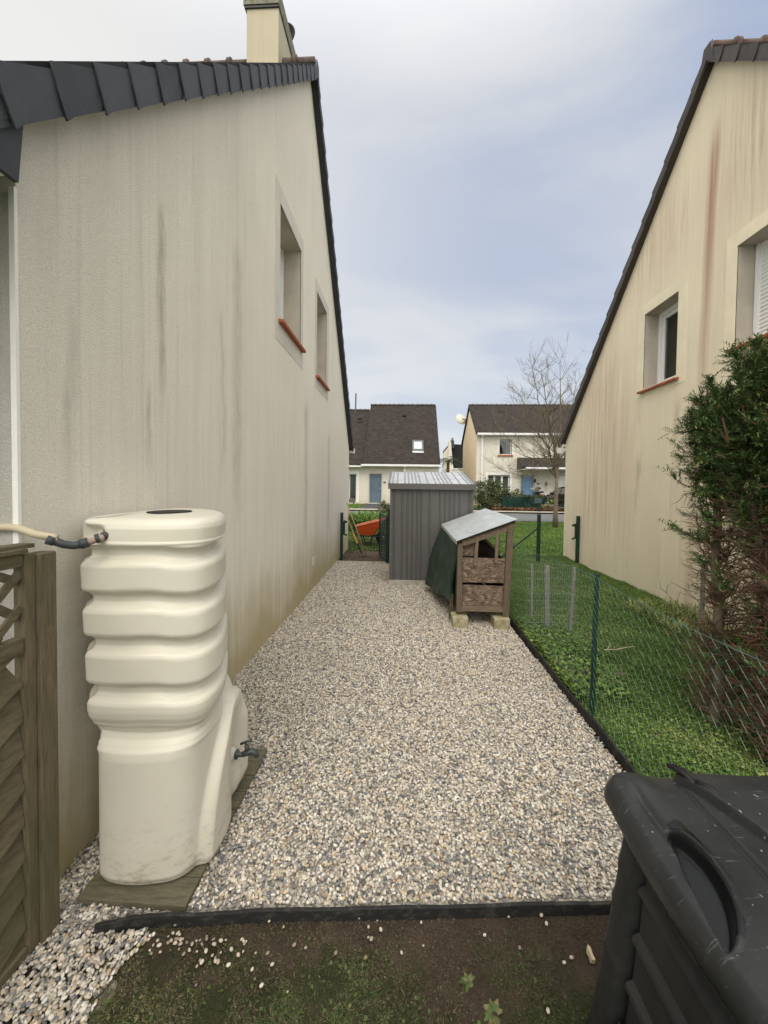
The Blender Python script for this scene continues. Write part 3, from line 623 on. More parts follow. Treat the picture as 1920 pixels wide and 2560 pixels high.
roof_slab(b, (-10.2, .75, vb(.75) + .20), (XV - .01, .75, vb(.75) + .20), (XV - .01, YR, vb(YR) + .20), (-10.2, YR, vb(YR) + .20), .1)
roof_slab(b, (XV - .01, 9.72, vb(9.72) + .20), (-10.2, 9.72, vb(9.72) + .20), (-10.2, YR, vb(YR) + .20), (XV - .01, YR, vb(YR) + .20), .1)
rf = b.build('roof', m_roofslate, lh)
b = MB(); ridge_caps(b, -1.29, -10.2, YR, vb(YR) + .215, r=.08); b.build('ridge_tiles', simple('ridge_tile', (.11, .085, .075), .9, var=.4), rf, smooth=True)
b = MB(); nsl = 24; dy = .197
ys = 1.376 - dy * 3
verge(b, XV - .016, ys, vb(ys), YR + .02, vb(YR + .0), int(round((YR - ys) / dy)))
verge(b, XV - .016, 9.70, vb(9.70), YR - .02, vb(YR), 22)
b.prism([(XV - .020, YR - .14, vb(YR - .14) - .003), (XV - .020, YR, vb(YR) - .003), (XV - .020, YR + .14, vb(YR + .14) - .003), (XV - .020, YR + .05, vb(YR) + .19), (XV - .020, YR - .05, vb(YR) + .19)], (.030, 0, 0))
b.build('verge_slates', m_slate, lh)
b = MB(); b.prism([(WX - .02, .8, vb(.8) + .1), (WX - .02, YR, vb(YR) + .1), (WX - .02, YR, vb(YR) - .0 + .02), (WX - .02, .8, vb(.8) + .02)], (.115, 0, 0))
b.prism([(WX - .02, 9.68, vb(9.68) + .1), (WX - .02, YR, vb(YR) + .1), (WX - .02, YR, vb(YR) + .02), (WX - .02, 9.68, vb(9.68) + .02)], (.115, 0, 0)); b.build('verge_board', m_slate, lh)
# boxed eave at the near end
b = MB(); 
b.prism([(XV - .034, .62, 2.575), (XV - .034, 1.235, 2.585), (XV - .034, 1.26, 2.86), (XV - .034, .9, 2.62)], (.016, 0, 0))
b.build('eave_cheek', m_slate, lh)
MB().box((-10, .62, 2.60), (XV - .04, 1.225, 2.63)).build('soffit', m_white, lh)
b = MB(); b.tube([(-10, .62, 2.6), (XV - .1, .62, 2.6)], .06, 10); b.build('gutter', m_white, lh, smooth=True)
b = MB(); b.tube([(-1.53, .66, 2.55), (-1.53, 1.22, 2.42), (-1.53, 1.24, 2.3), (-1.53, 1.24, .0)], .04, 10); b.build('downpipe', m_white, lh, smooth=True)
b = MB(); b.box((XV - .05, 9.70, 2.42), (XV + .03, 9.80, 2.53)); b.tube([(-10, 9.74, 2.47), (XV, 9.74, 2.47)], .055, 8); b.build('gutter', m_white, lh)
ch = MB().box((-2.165, 5.2, 6.6), (-1.735, 6.25, 7.945)).build('chimney', wall_mat('render_chimney', (.60, .54, .41), (.4, .35, .25), axis=0), lh)
MB().box((-2.20, 5.17, 7.955), (-1.722, 6.29, 8.17)).build('cap', simple('lichen_cap', (.20, .20, .15), .95, var=.4, scale=14, bumps=.3), ch)
MB().box((-2.19, 5.18, 7.925), (-1.728, 6.28, 7.955)).build('flashing', m_slate, ch)
MB().tube([(-1.70, 9.85, 3.2), (-1.36, 9.83, 3.45), (-1.235, 9.83, 3.48), (-1.225, 9.83, 3.95)], .018, 6).build('pipe', m_steel, lh)
dc = ony(713, 88, 6.5)
d_ = MB().lathe([(.0, .03), (.08, .02), (.15, -.01), (.172, -.04), (.178, -.035), (.155, .0), (0, .045)], dc, 'y', 28).build('satellite_dish', m_black, None, smooth=True); tag(d_, 'black round satellite dish behind the chimney of the left house', 'satellite dish')
MB().tube([dc + Vector((0, .03, 0)), dc + Vector((0, .12, -.1)), dc + Vector((0, .12, -1.2))], .02, 6).build('mast', m_black, None).parent = d_
# little vent low on the gable
v_ = MB(); c = onx(784, 1425, WX)
v_.box((WX - .01, c.y - .07, c.z + .08), (WX + .008, c.y + .07, c.z + .2))
for i in range(4): v_.box((WX + .0, c.y - .055, c.z + .095 + i * .026), (WX + .013, c.y + .055, c.z + .103 + i * .026))
v_.build('wall_vent', m_surr, lh)

# ---------------- right house
rh = thing('house', 'near cream rendered house on the right with rust runs and two windows in its gable', 'house', (8, 5, 0))
RX = 3.70; YA, YB_, YRR = .95, 8.98, 4.97
def rtop(y): return 6.77 + .02 - (1.056 * (YRR - y) if y < YRR else 1.03 * (y - YRR))
opR = [(5.47, 6.20, 3.143, 4.29), (3.35, 4.555, 3.217, 4.327)]
b = MB(); gable_wall(b, RX, [YA, YRR, YB_], rtop, opR)
for y in (YA, YB_): b.quad((RX, y, -.15), (12.4, y, -.15), (12.4, y, rtop(y)), (RX, y, rtop(y)))
b.add([(12.4, YA, -.15), (12.4, YB_, -.15), (12.4, YB_, rtop(YB_)), (12.4, YRR, rtop(YRR)), (12.4, YA, rtop(YA))], [(0, 1, 2, 3, 4)])
b.build('wall', m_rwall, rh)
window_in_gable(rh, RX, -1, opR[0], (5.31, 6.36, 3.03, 4.45), 'a', m_surr_r, depth=.26)
window_in_gable(rh, RX, -1, opR[1], (3.2, 4.70, 3.03, 4.49), 'b', m_surr_r, shut_to=3.24, depth=.26)
rb = lambda y: rtop(y) + .0
b = MB(); XQ = 3.60
roof_slab(b, (12.5, .6, rb(.6) + .17), (XQ + .01, .6, rb(.6) + .17), (XQ + .01, YRR, rb(YRR) + .17), (12.5, YRR, rb(YRR) + .17), .1)
roof_slab(b, (XQ + .01, 9.10, rb(9.10) + .17), (12.5, 9.10, rb(9.10) + .17), (12.5, YRR, rb(YRR) + .17), (XQ + .01, YRR, rb(YRR) + .17), .1)
rf = b.build('roof', m_roof, rh)
b = MB(); ridge_caps(b, 3.64, 12.4, YRR, rb(YRR) + .17, r=.07); b.build('ridge_tiles', simple('ridge_tile_brown', (.12, .08, .068), .9, var=.4), rf, smooth=True)
b = MB(); verge(b, XQ + .02, .62, rb(.62), YRR + .02, rb(YRR), 19, sgn=-1, face=.15); verge(b, XQ + .02, 9.06, rb(9.06), YRR - .02, rb(YRR), 17, sgn=-1, face=.15); b.prism([(XQ + .024, YRR - .12, rb(YRR - .12) - .003), (XQ + .024, YRR, rb(YRR) - .003), (XQ + .024, YRR + .12, rb(YRR + .12) - .003), (XQ + .024, YRR + .05, rb(YRR) + .17), (XQ + .024, YRR - .05, rb(YRR) + .17)], (-.030, 0, 0))
b.build('verge_tiles', m_slate_r, rh)
b = MB(); b.prism([(XQ + .02, .7, rb(.7) + .09), (XQ + .02, YRR, rb(YRR) + .09), (XQ + .02, YRR, rb(YRR) + .015), (XQ + .02, .7, rb(.7) + .015)], (.11, 0, 0))
b.prism([(XQ + .02, 9.05, rb(9.05) + .09), (XQ + .02, YRR, rb(YRR) + .09), (XQ + .02, YRR, rb(YRR) + .015), (XQ + .02, 9.05, rb(9.05) + .015)], (.11, 0, 0)); b.build('verge_board', m_slate_r, rh)
b = MB(); b.box((XQ - .01, 9.08, 2.40), (XQ + .08, 9.19, 2.53)); b.tube([(12.4, 9.13, 2.46), (XQ, 9.13, 2.46)], .055, 8); b.build('gutter', m_white, rh)

# ---------------- far houses
def fwindow(house, y, x0, x1, z0, z1, mull=(), band=.18, curtain=True, sill=False, bandm=None):
    win = MB(); t = y - .006
    if band:
        for a, c, e, f in ((x0 - band, x1 + band, z1, z1 + band), (x0 - band, x0, z0, z1), (x1, x1 + band, z0, z1)): win.box((a, t, e), (c, y + .02, f))
    else: win.box((x0, t, z1), (x1, y + .02, z1 + .03))
    win = win.build('window', m_whiteband, house)
    yi = y + .16; fr = MB(); q = .07
    fr.box((x0, yi, z0), (x0 + q, yi + .06, z1)); fr.box((x1 - q, yi, z0), (x1, yi + .06, z1)); fr.box((x0 + q, yi, z1 - q), (x1 - q, yi + .06, z1)); fr.box((x0 + q, yi, z0), (x1 - q, yi + .06, z0 + q))
    for mx_ in mull: fr.box((mx_ - .06, yi - .01, z0 + q), (mx_ + .06, yi + .05, z1 - q))
    fr.build('frame', m_white, win)
    MB().box((x0 + q, yi + .02, z0 + q), (x1 - q, yi + .026, z1 - q)).build('pane', m_glass, win)
    rv = MB(); rv.quad((x0, y, z0), (x0, y, z1), (x0, yi, z1), (x0, yi, z0)); rv.quad((x1, y, z0), (x1, yi, z0), (x1, yi, z1), (x1, y, z1)); rv.quad((x0, y, z1), (x1, y, z1), (x1, yi, z1), (x0, yi, z1)); rv.quad((x0, y, z0), (x0, yi, z0), (x1, yi, z0), (x1, y, z0)); rv.build('reveal', m_reveal, win)
    ib = MB().box((x0, yi + .5, z0), (x1, yi + .52, z1)); ib.build('interior', m_int, win)
    if curtain:
        cb = MB(); seg = curtain if isinstance(curtain, list) else [(x0 + .1, x1 - .1)]
        for a, c in seg:
            n_ = 14
            for i in range(n_): cb.quad((a + (c - a) * i / n_, yi + .12 + .03 * (i % 2), z0 + .02), (a + (c - a) * (i + 1) / n_, yi + .12 + .03 * ((i + 1) % 2), z0 + .02), (a + (c - a) * (i + 1) / n_, yi + .12 + .03 * ((i + 1) % 2), z1 - .02), (a + (c - a) * i / n_, yi + .12 + .03 * (i % 2), z1 - .02))
        cb.build('curtain', m_curtain, win)
    if sill: MB().box((x0 - .08, y - .08, z0 - .10), (x1 + .08, y + .16, z0)).build('sill', m_sill, win)
    return win
def fdoor(house, y, x0, x1, z0, z1, mat):
    d = MB().box((x0, y + .10, z0), (x1, y + .15, z1)).build('door', mat, house)
    b = MB(); w_ = x1 - x0; H_ = z1 - z0
    for a, c in ((.10, .42), (.46, .50), (.54, .58), (.62, .93)):
        for (e, f, g_, h) in ((.14, .86, a, a + .02), (.14, .86, c - .02, c), (.14, .18, a, c), (.82, .86, a, c)): b.box((x0 + w_ * e, y + .085, z0 + H_ * g_ if g_ < 1 else z1), (x0 + w_ * f, y + .099, z0 + H_ * h))
    b.build('moulding', mat, d)
    f = MB(); f.box((x0 - .06, y + .06, z0), (x0, y + .12, z1 + .05)); f.box((x1, y + .06, z0), (x1 + .06, y + .12, z1 + .05)); f.box((x0, y + .06, z1), (x1, y + .12, z1 + .05)); f.box((x0 - .06, y + .02, z0 - .06), (x1 + .06, y + .14, z0)); f.build('frame', m_surr, d)
    MB().box((x1 - .12, y + .04, z0 + .95), (x1 - .08, y + .09, z0 + 1.12)).build('handle', m_rim, d)
    rv = MB(); rv.quad((x0 - .06, y, z0), (x0 - .06, y, z1), (x0 - .06, y + .1, z1), (x0 - .06, y + .1, z0)); rv.quad((x1 + .06, y, z0), (x1 + .06, y + .1, z0), (x1 + .06, y + .1, z1), (x1 + .06, y, z1)); rv.quad((x0, y, z1 + .05), (x1, y, z1 + .05), (x1, y + .1, z1 + .05), (x0, y + .1, z1 + .05)); rv.build('reveal', m_reveal, d)
    return d
g = .34
ha = thing('house', 'white house across the road with a steep brown roof, skylight and grey-blue door', 'house', (0, 28, g))
FY = 26.6
b = MB(); front_wall(b, FY, [-8, .0], 3.0, [(-3.75, -3.21, .45, 2.41), (-2.37, -1.42, .33, 2.46)])
front_wall(b, FY - .25, [.0, 2.45], 3.0, []); b.quad((0, FY - .25, 0), (0, FY, 0), (0, FY, 3), (0, FY - .25, 3))
b.add([(2.45, FY - .25, 0), (2.45, 35.5, 0), (2.45, 35.5, 3.0), (2.45, 31, 8.0), (2.45, FY - .25, 3.0)], [(0, 1, 2, 3, 4)])
b.quad((-8, 35.5, 0), (2.45, 35.5, 0), (2.45, 35.5, 3), (-8, 35.5, 3)); b.build('wall', m_far, ha)
fwindow(ha, FY, -3.75, -3.21, .45, 2.41, band=.16)
fdoor(ha, FY, -2.31, -1.48, .40, 2.41, m_door)
np_ = MB().box((-1.34, FY - .02, 1.78), (-1.18, FY + .01, 1.88)).build('number_plate', simple('plate', (.05, .04, .04)), ha)
RY, RZ = 31.0, 8.05
b = MB(); roof_slab(b, (-2.75, 26.1, 3.10), (2.52, 26.1, 3.02), (2.55, RY, RZ), (-2.66, RY, RZ), .12); roof_slab(b, (2.55, 35.9, 3.0), (-2.66, 35.9, 3.0), (-2.66, RY, RZ), (2.55, RY, RZ), .12)
rA = b.build('roof', m_roof, ha)
b = MB(); roof_slab(b, (-9, 26.2, 2.98), (-2.76, 26.2, 2.98), (-2.68, RY + .1, 7.66), (-9, RY + .1, 7.66), .12); rA2 = b.build('roof', m_roof, ha)
b = MB(); ridge_caps(b, 2.5, -2.66, RY, RZ + .06, .36, .09); b.build('ridge_tiles', m_slate_r, rA); b = MB(); ridge_caps(b, -2.75, -8.5, RY + .1, 7.72, .36, .09); b.build('ridge_tiles', m_slate_r, rA2)
def onroofA(px, py):
    d = ray(px, py); # plane z-3.06 = 1.02*(y-26.1)
    k = (RZ - 3.06) / (RY - 26.1); t = (3.06 - 26.1 * k - H) / (d.z - k * d.y); return Vector((0, 0, H)) + d * t
k = (RZ - 3.06) / (RY - 26.1); nrm = Vector((0, -k, 1)).normalized()
c1, c2 = onroofA(1031, 1127), onroofA(1058, 1102.5)
def rp(x, y, up): return Vector((x, y, 3.06 + k * (y - 26.1))) + nrm * up
b = MB()
def rbox(b, x0, x1, y0, y1, u0, u1):
    b.add([rp(x0,y0,u0), rp(x1,y0,u0), rp(x1,y1,u0), rp(x0,y1,u0), rp(x0,y0,u1), rp(x1,y0,u1), rp(x1,y1,u1), rp(x0,y1,u1)], [(0,3,2,1),(4,5,6,7),(0,1,5,4),(1,2,6,5),(2,3,7,6),(3,0,4,7)])
x0, x1, y0, y1 = c1.x, c2.x, c1.y, c2.y
for q in ((x0, x0 + .1, y0, y1), (x1 - .1, x1, y0, y1), (x0 + .1, x1 - .1, y0, y0 + .08), (x0 + .1, x1 - .1, y1 - .08, y1)): rbox(b, *q, 0, .09)
sk = b.build('skylight', simple('skylight_frame', (.12, .13, .14), .5), ha)
b = MB(); rbox(b, x0 + .1, x1 - .1, y0 + .08, y1 - .08, 0, .05); b.build('pane', simple('skylight_blind', (.50, .53, .56), .2, spec=.6, var=.02), sk)
b = MB(); rbox(b, x0, x1, y0 - .16, y0 - .01, .0, .03); b.build('flashing', m_shedr, sk)
for px, py in ((1010.5, 1042), (899, 1049)):
    q = onroofA(px, py); b = MB(); b.add([rp(q.x - .13, q.y, .13) , rp(q.x + .13, q.y, .13), rp(q.x + .15, q.y + .2, .01), rp(q.x - .15, q.y + .2, .01), rp(q.x - .14, q.y, .01), rp(q.x + .14, q.y, .01)], [(0, 1, 2, 3), (0, 4, 5, 1), (0, 3, 4), (1, 5, 2)]); b.build('roof_vent', m_black, ha)
b = MB(); b.box((-2.85, 25.98, 2.93), (2.56, 26.12, 3.06)); b.box((-9, 26.08, 2.86), (-2.86, 26.2, 2.96)); b.build('gutter', m_white, ha)
MB().tube([(.12, 26.05, 2.93), (.12, 26.28, 2.8), (.12, 26.28, .3)], .07, 8).build('downpipe', m_white, ha)
MB().box((-9, 26.2, 2.9), (2.45, 26.9, 2.93)).build('soffit', m_white, ha)

hb = thing('house', 'two storey pale house across the road with blue door and tiled porch roof', 'house', (9, 28, g))
BY = 27.3; BX = 5.14
wn_ = [(6.69, 7.57, 3.86, 4.96), (11.30, 12.2, 3.86, 4.96), (5.95, 7.46, 1.0, 2.46), (8.2, 9.16, .36, 2.5), (10.72, 13.1, .36, 2.46)]
b = MB(); front_wall(b, BY, [BX, 17], 5.35, wn_); b.quad((17, BY, 0), (17, 33.5, 0), (17, 33.5, 5.35), (17, BY, 5.35)); b.quad((BX, 33.5, 0), (17, 33.5, 0), (17, 33.5, 5.35), (BX, 33.5, 5.35)); b.build('wall', m_far, hb)
MB().add([(BX - .004, BY, 0), (BX - .004, 33.5, 0), (BX - .004, 33.5, 5.35), (BX - .004, 30.4, 7.8), (BX - .004, BY, 5.35), (BX, BY, 0), (BX, 33.5, 0), (BX, 33.5, 5.35), (BX, 30.4, 7.8), (BX, BY, 5.35)], [(0, 1, 2, 3, 4), (5, 9, 8, 7, 6), (0, 5, 6, 1), (0, 4, 9, 5), (3, 8, 9, 4), (2, 7, 8, 3), (1, 6, 7, 2)]).build('gable_side', m_farside, hb)
b = MB(); roof_slab(b, (BX - .12, 26.95, 5.32), (17.2, 26.95, 5.32), (17.2, 30.4, 7.95), (BX - .12, 30.4, 7.95), .12); roof_slab(b, (17.2, 33.85, 5.32), (BX - .12, 33.85, 5.32), (BX - .12, 30.4, 7.95), (17.2, 30.4, 7.95), .12); rB = b.build('roof', m_roof, hb)
b = MB(); ridge_caps(b, BX - .1, 17.0, 30.4, 7.99, .36, .09); b.build('ridge_tiles', m_slate_r, rB)
for px in (1252, 1370):
    q = ony(px, 1036, 29.4); kk = (7.95 - 5.32) / 3.45; zz = 5.32 + kk * (29.4 - 26.95)
    MB().add([(q.x - .14, 29.4, zz + .14), (q.x + .14, 29.4, zz + .14), (q.x + .15, 29.7, zz + .24), (q.x - .15, 29.7, zz + .24), (q.x - .14, 29.4, zz), (q.x + .14, 29.4, zz)], [(0, 1, 2, 3), (0, 4, 5, 1), (0, 3, 4), (1, 5, 2)]).build('roof_vent', m_black, hb)
b = MB(); b.box((BX - .05, 26.82, 5.2), (17, 26.96, 5.33)); b.build('gutter', m_white, hb)
MB().box((BX, 26.95, 5.17), (17, 27.3, 5.2)).build('soffit', m_white, hb)
MB().tube([(5.5, 26.9, 5.2), (5.5, 27.22, 5.05), (5.5, 27.2, .3)], .07, 8).build('downpipe', m_white, hb)
fwindow(hb, BY, *wn_[0], band=.12, curtain=[(7.25, 7.5)], sill=True); fwindow(hb, BY, *wn_[1], band=.12, sill=True)
fwindow(hb, BY, *wn_[2], mull=(6.42, 6.95), band=.16, curtain=[(6.0, 6.3), (6.5, 6.95), (7.05, 7.4)])
fdoor(hb, BY, 8.26, 9.10, .40, 2.45, m_doorb)
gd = MB(); 
for i in range(7): gd.box((10.75, BY + .1, .36 + i * .3), (13.07, BY + .15, .36 + i * .3 + .29))
gd.build('garage_door', m_white, hb)
MB().box((10.6, BY - .01, .36), (10.72, BY + .1, 2.58)).build('garage_trim', m_whiteband, hb)
pr = MB(); roof_slab(pr, (7.85, 25.9, 2.95), (13.5, 25.9, 2.95), (13.5, 27.3, 3.68), (7.95, 27.3, 3.68), .1); pr = pr.build('porch_roof', m_roof, hb)
MB().box((8.1, 25.78, 2.84), (13.5, 25.9, 2.95)).build('gutter', m_white, pr); MB().box((7.95, 25.92, 2.78), (13.5, 27.3, 2.84)).build('soffit', m_surr, pr)
MB().add([(7.93, 25.95, 2.84), (7.93, 27.3, 2.84), (7.93, 27.3, 3.6), (8.0, 25.95, 2.84), (8.0, 27.3, 2.84), (8.0, 27.3, 3.6)], [(0, 1, 2), (3, 5, 4), (0, 3, 4, 1), (0, 2, 5, 3)]).build('cheek', m_slate_r, pr)
MB().box((9.33, BY - .02, 1.82), (9.49, BY + .01, 1.92)).build('number_plate', simple('plate2', (.06, .05, .05)), hb)
l_ = MB(); l_.tube([(9.95, BY, 2.0), (9.95, BY - .12, 2.06), (9.95, BY - .12, 1.98)], .012, 6); l_.lathe([(.03, 0), (.07, .05), (.06, .2), (.02, .26)], (9.95, BY - .12, 1.74), 'z', 8); l_.tube([(9.95, BY - .03, 1.7), (9.95, BY - .03, 1.4)], .012, 6); l_.build('wall_lantern', m_steel, hb)
l_ = MB(); l_.lathe([(.03, 0), (.07, .06), (.08, .18), (.01, .3)], (9.16, BY - .1, 1.95), 'z', 8); l_.build('lantern', m_black, hb)
MB().tube([(10.5, BY - .02, 2.5), (10.5, BY - .02, .4)], .03, 6).build('cable_pipe', m_white, hb)
c = ony(1155, 1046, 31.6)
d_ = MB().lathe([(.0, .02), (.25, .03), (.42, .10), (.47, .14), (.46, .16), (.3, .08), (0, .05)], (0, 0, 0), 'y', 28)
d_ = d_.build('satellite_dish', simple('dish_cream', (.62, .62, .52), .5, var=.05), None, smooth=True); d_.location = c; d_.rotation_euler = (R(-22), 0, R(28)); tag(d_, 'cream satellite dish on an arm beside the cream gable of the two storey house', 'satellite dish')
inv = d_.matrix_basis.inverted()
a_ = MB(); a_.tube([inv @ Vector(c), inv @ Vector((c.x + .3, c.y + .05, c.z - .1)), inv @ Vector((BX + .02, c.y + .1, c.z - .12))], .03, 6); a_.tube([(0, 0, -.4), (0, -.5, -.35)], .02, 6); a_.tube([(0, -.5, -.36), (0, -.42, -.3)], .05, 8)
a_.build('arm', m_steel, None).parent = d_

hc = thing('house', 'small distant house with slate roof and white chimney between the two far houses', 'house', (6, 48, g))
p = lambda x, y, Y: ony(x, y, Y)
cb = MB(); A = [p(1120, 1172, 47), p(1133.5, 1172, 47), p(1129, 1125, 47), p(1127.5, 1104, 47), p(1122.5, 1104, 47), p(1121.5, 1125, 47)]
cb.prism(A, (0, 1.2, 0)); cb.prism([p(1108, 1172, 47.8), p(1122, 1172, 47.8), p(1120, 1118, 47.8), p(1109, 1132, 47.8)], (0, .4, 0))
cb.prism([p(1118, 1171, 46.9), p(1156, 1171, 46.9), p(1156, 1210, 46.9), p(1118, 1210, 46.9)], (0, 6, 0)); cb.build('wall', m_far, hc)
cb = MB(); cb.prism([p(1125, 1110, 48.4), p(1170, 1112, 48.4), p(1170, 1172, 47.3), p(1132, 1172, 47.3)], (0, .4, 0)); cb.prism([p(1108, 1128, 48.4), p(1121, 1112, 48.4), p(1121, 1170, 48.4), p(1113, 1170, 48.4)], (0, .4, 0)); cr = cb.build('roof', m_roofslate, hc)
cb = MB(); cb.prism([p(1127.5, 1120, 47.5), p(1135.5, 1120, 47.5), p(1135.5, 1101, 47.5), p(1127.5, 1101, 47.5)], (0, 1.2, 0)); cb.build('chimney', simple('dark_chimney', (.06, .065, .07)), cr)
MB().lathe([(.12, 0), (.12, .3)], p(1131, 1101, 48), 'z', 8).build('chimney_pot', m_steel, cr)
MB().box(tuple(p(1131, 1173.5, 46.8)), tuple(p(1156, 1171, 46.8) + Vector((0, .12, 0)))).build('gutter', m_white, hc)
# ================================================================ NEAR THINGS
# ---------------- rain water tank
def catmull(P, n):
    P = [Vector(p) for p in P]; out = []; N = len(P)
    for i in range(N):
        a, b_, c, d = P[i-1], P[i], P[(i+1) % N], P[(i+2) % N]
        for k in range(n):
            t = k / n; out.append(.5 * ((2*b_) + (c - a) * t + (2*a - 5*b_ + 4*c - d) * t*t + (3*b_ - a - 3*c + d) * t**3))
    return out
UP = [(-1.262, 1.46), (-1.235, 1.425), (-1.15, 1.415), (-1.04, 1.412), (-.95, 1.422), (-.87, 1.445), (-.805, 1.49), (-.782, 1.56), (-.79, 1.65), (-.82, 1.74), (-.862, 1.84), (-.91, 1.94), (-.99, 2.05), (-1.09, 2.12), (-1.2, 2.15), (-1.30, 2.12), (-1.33, 2.02), (-1.335, 1.8), (-1.32, 1.56)]
LO = [(-1.19, 1.46), (-1.165, 1.42), (-1.10, 1.402), (-1.02, 1.40), (-.945, 1.41), (-.875, 1.43), (-.825, 1.475), (-.805, 1.55), (-.805, 1.65), (-.83, 1.77), (-.85, 1.88), (-.89, 1.98), (-.97, 2.08), (-1.09, 2.13), (-1.2, 2.13), (-1.28, 2.08), (-1.30, 1.99), (-1.30, 1.80), (-1.25, 1.56)]
NP = 10; up = catmull([(a, b, 0) for a, b in UP], NP); lo = catmull([(a, b, 0) for a, b in LO], NP)
keys = [(0, .03), (.012, .010), (.04, 0), (.50, 0), (.53, .003), (.548, .016), (.566, .034), (.586, .041), (.602, .034), (.625, .018), (.66, .004), (.68, 0), (.70, 0), (0.707, 0), (0.719, 0.005), (0.733, 0.025), (0.747, 0.035), (0.767, 0.035), (0.779, 0.025), (0.791, 0.005), (0.802, 0), (0.894, 0), (0.906, 0.005), (0.920, 0.025), (0.934, 0.035), (0.954, 0.035), (0.966, 0.025), (0.978, 0.005), (0.989, 0), (1.068, 0), (1.080, 0.005), (1.094, 0.025), (1.108, 0.035), (1.128, 0.035), (1.140, 0.025), (1.152, 0.005), (1.163, 0), (1.248, 0), (1.260, 0.005), (1.274, 0.025), (1.288, 0.035), (1.308, 0.035), (1.320, 0.025), (1.332, 0.005), (1.343, 0), (1.395, 0), (1.412, .006), (1.424, .016), (1.431, .032), (1.435, .055), (1.437, .09)]
def kint(z):
    for (a, u), (b_, v) in zip(keys, keys[1:]):
        if a <= z <= b_: t = (z - a) / (b_ - a); t = t*t*(3-2*t) if abs(u-v) > .006 else t; return u + (v-u)*t
    return keys[-1][1]
def ss(a, b_, x): t = min(1, max(0, (x - a) / (b_ - a))); return t*t*(3-2*t)
zs = sorted(set([k[0] for k in keys] + [i * .0085 for i in range(169)])); zs = [z for z in zs if z <= 1.437]
b = MB(); n = len(up)
for z in zs:
    f = ss(.50, .60, z); tap = -.028 * (1 - ss(.6, 1.35, z)) * f
    ring = []
    base = [lo[i].lerp(up[i], f) for i in range(n)]
    for i in range(n):
        p = base[i]; t = (base[(i+1) % n] - base[i-1]); t.normalize(); nr = Vector((t.y, -t.x, 0))
        front = max(0, nr.x)                                       # faces the gravel
        wave = .012 * math.exp(-(((p.x + .84) / .09) ** 2 + ((p.y - 1.49) / .09) ** 2)) - .006 * math.exp(-(((p.x + .98) / .08) ** 2 + ((p.y - 1.42) / .09) ** 2))
        ins = kint(max(0, min(1.437, z + wave if .6 < z < 1.33 else z)))
        
        q = p - nr * ins
        q.x += -tap * .9 * ss(-1.10, -1.22, p.x)
        if p.x > -1.0: q.x += .012 * (1 - ss(.7, 1.3, z)) * f
        if z < .60 and p.x > -1.0 and front > .1:                  # proud front with the tap recess
            hw = .33 * max(0, 1 - (z / .55) ** 2.2) ** .5 if z < .55 else 0
            u = abs(p.y - 1.83)
            bul = .046 * (1 - ss(hw - .018, hw + .006, u)) if hw > .02 else 0
            val = math.exp(-((p.y - 1.80 - .05 * max(0, z - .2)) / .045) ** 2) * ss(.50, .38, z) * .055
            niche = .055 * math.exp(-((p.y - 1.83) / .075) ** 2 - ((z - .27) / .10) ** 2)
            far = .040 * math.exp(-((p.y - 1.98) / .07) ** 2) * ss(.5, .35, z)
            q.x += bul - val - niche * .8 + far - .03 * ss(.10, .0, z) * math.exp(-((p.y - 1.95) / .12) ** 2)
        dent = math.exp(-((p.y - 1.43) / .035) ** 2 - ((z - 1.375) / .032) ** 4) * (1 if p.x < -1.13 else 0)
        q = q + Vector((.045, .03, 0)) * dent * ss(-1.12, -1.2, p.x) 
        ring.append((q.x, q.y - .008, z + .026))
    b.v += ring
for j in range(len(zs) - 1):
    for i in range(n): b.f.append((j*n+i, j*n+(i+1) % n, (j+1)*n+(i+1) % n, (j+1)*n+i))
o0 = (len(zs) - 1) * n; cxy = Vector((-1.10, 1.76)); last = b.v[o0:]
for s_, dz in ((.7, .006), (.4, .009), (.12, .010)):
    b.v += [(cxy.x + (v[0] - cxy.x) * s_, cxy.y + (v[1] - cxy.y) * s_, v[2] + dz) for v in last]
for j in range(3):
    for i in range(n): b.f.append((o0 + j*n+i, o0 + j*n+(i+1) % n, o0 + (j+1)*n+(i+1) % n, o0 + (j+1)*n+i))
b.f.append(tuple(o0 + 3*n + i for i in range(n)))
tk = thing('rainwater_tank', 'cream ribbed plastic rainwater tank against the left house wall, on dark boards', 'water tank', (-1.1, 1.75, .036))
b.build('tank_body', m_tank, tk, smooth=True)
e = MB(); e.v = [(-1.04 + .085 * math.cos(t), 1.67 + .10 * math.sin(t), 1.4745) for t in lin(0, 6.283, 29)[:-1]] + [(-1.04 + .085 * math.cos(t), 1.67 + .10 * math.sin(t), 1.458) for t in lin(0, 6.283, 29)[:-1]]
e.f = [tuple(range(28))] + [(i, (i+1) % 28, (i+1) % 28 + 28, i + 28) for i in range(28)]; e.build('filler_cap', m_black, tk)
e = MB(); e.lathe([(.034, 0), (.036, .012), (.024, .02), (.015, .03)], (-.835, 1.83, .262), 'x', 20); fl = e.build('tap_collar', m_tank, tk, smooth=True)
t_ = MB(); t_.lathe([(.02, 0), (.024, .008), (.016, .014), (.011, .02), (.011, .045)], (-.808, 1.83, .262), 'x', 14)
t_.tube([(-.775, 1.83, .262), (-.755, 1.835, .27), (-.73, 1.84, .272), (-.712, 1.845, .262), (-.706, 1.847, .245)], [.011, .016, .015, .013, .012], 12); t_.tube([(-.75, 1.836, .27), (-.757, 1.834, .31)], [.014, .008], 10)
t_.tube([(-.757, 1.834, .312), (-.759, 1.834, .325)], .005, 8); t_.tube([(-.785, 1.834, .312), (-.73, 1.834, .336)], [.006, .006], 8)
t_.build('tap', simple('tap_metal', (.07, .085, .085), .45, metal=.5, var=.3, scale=40), tk, smooth=True)
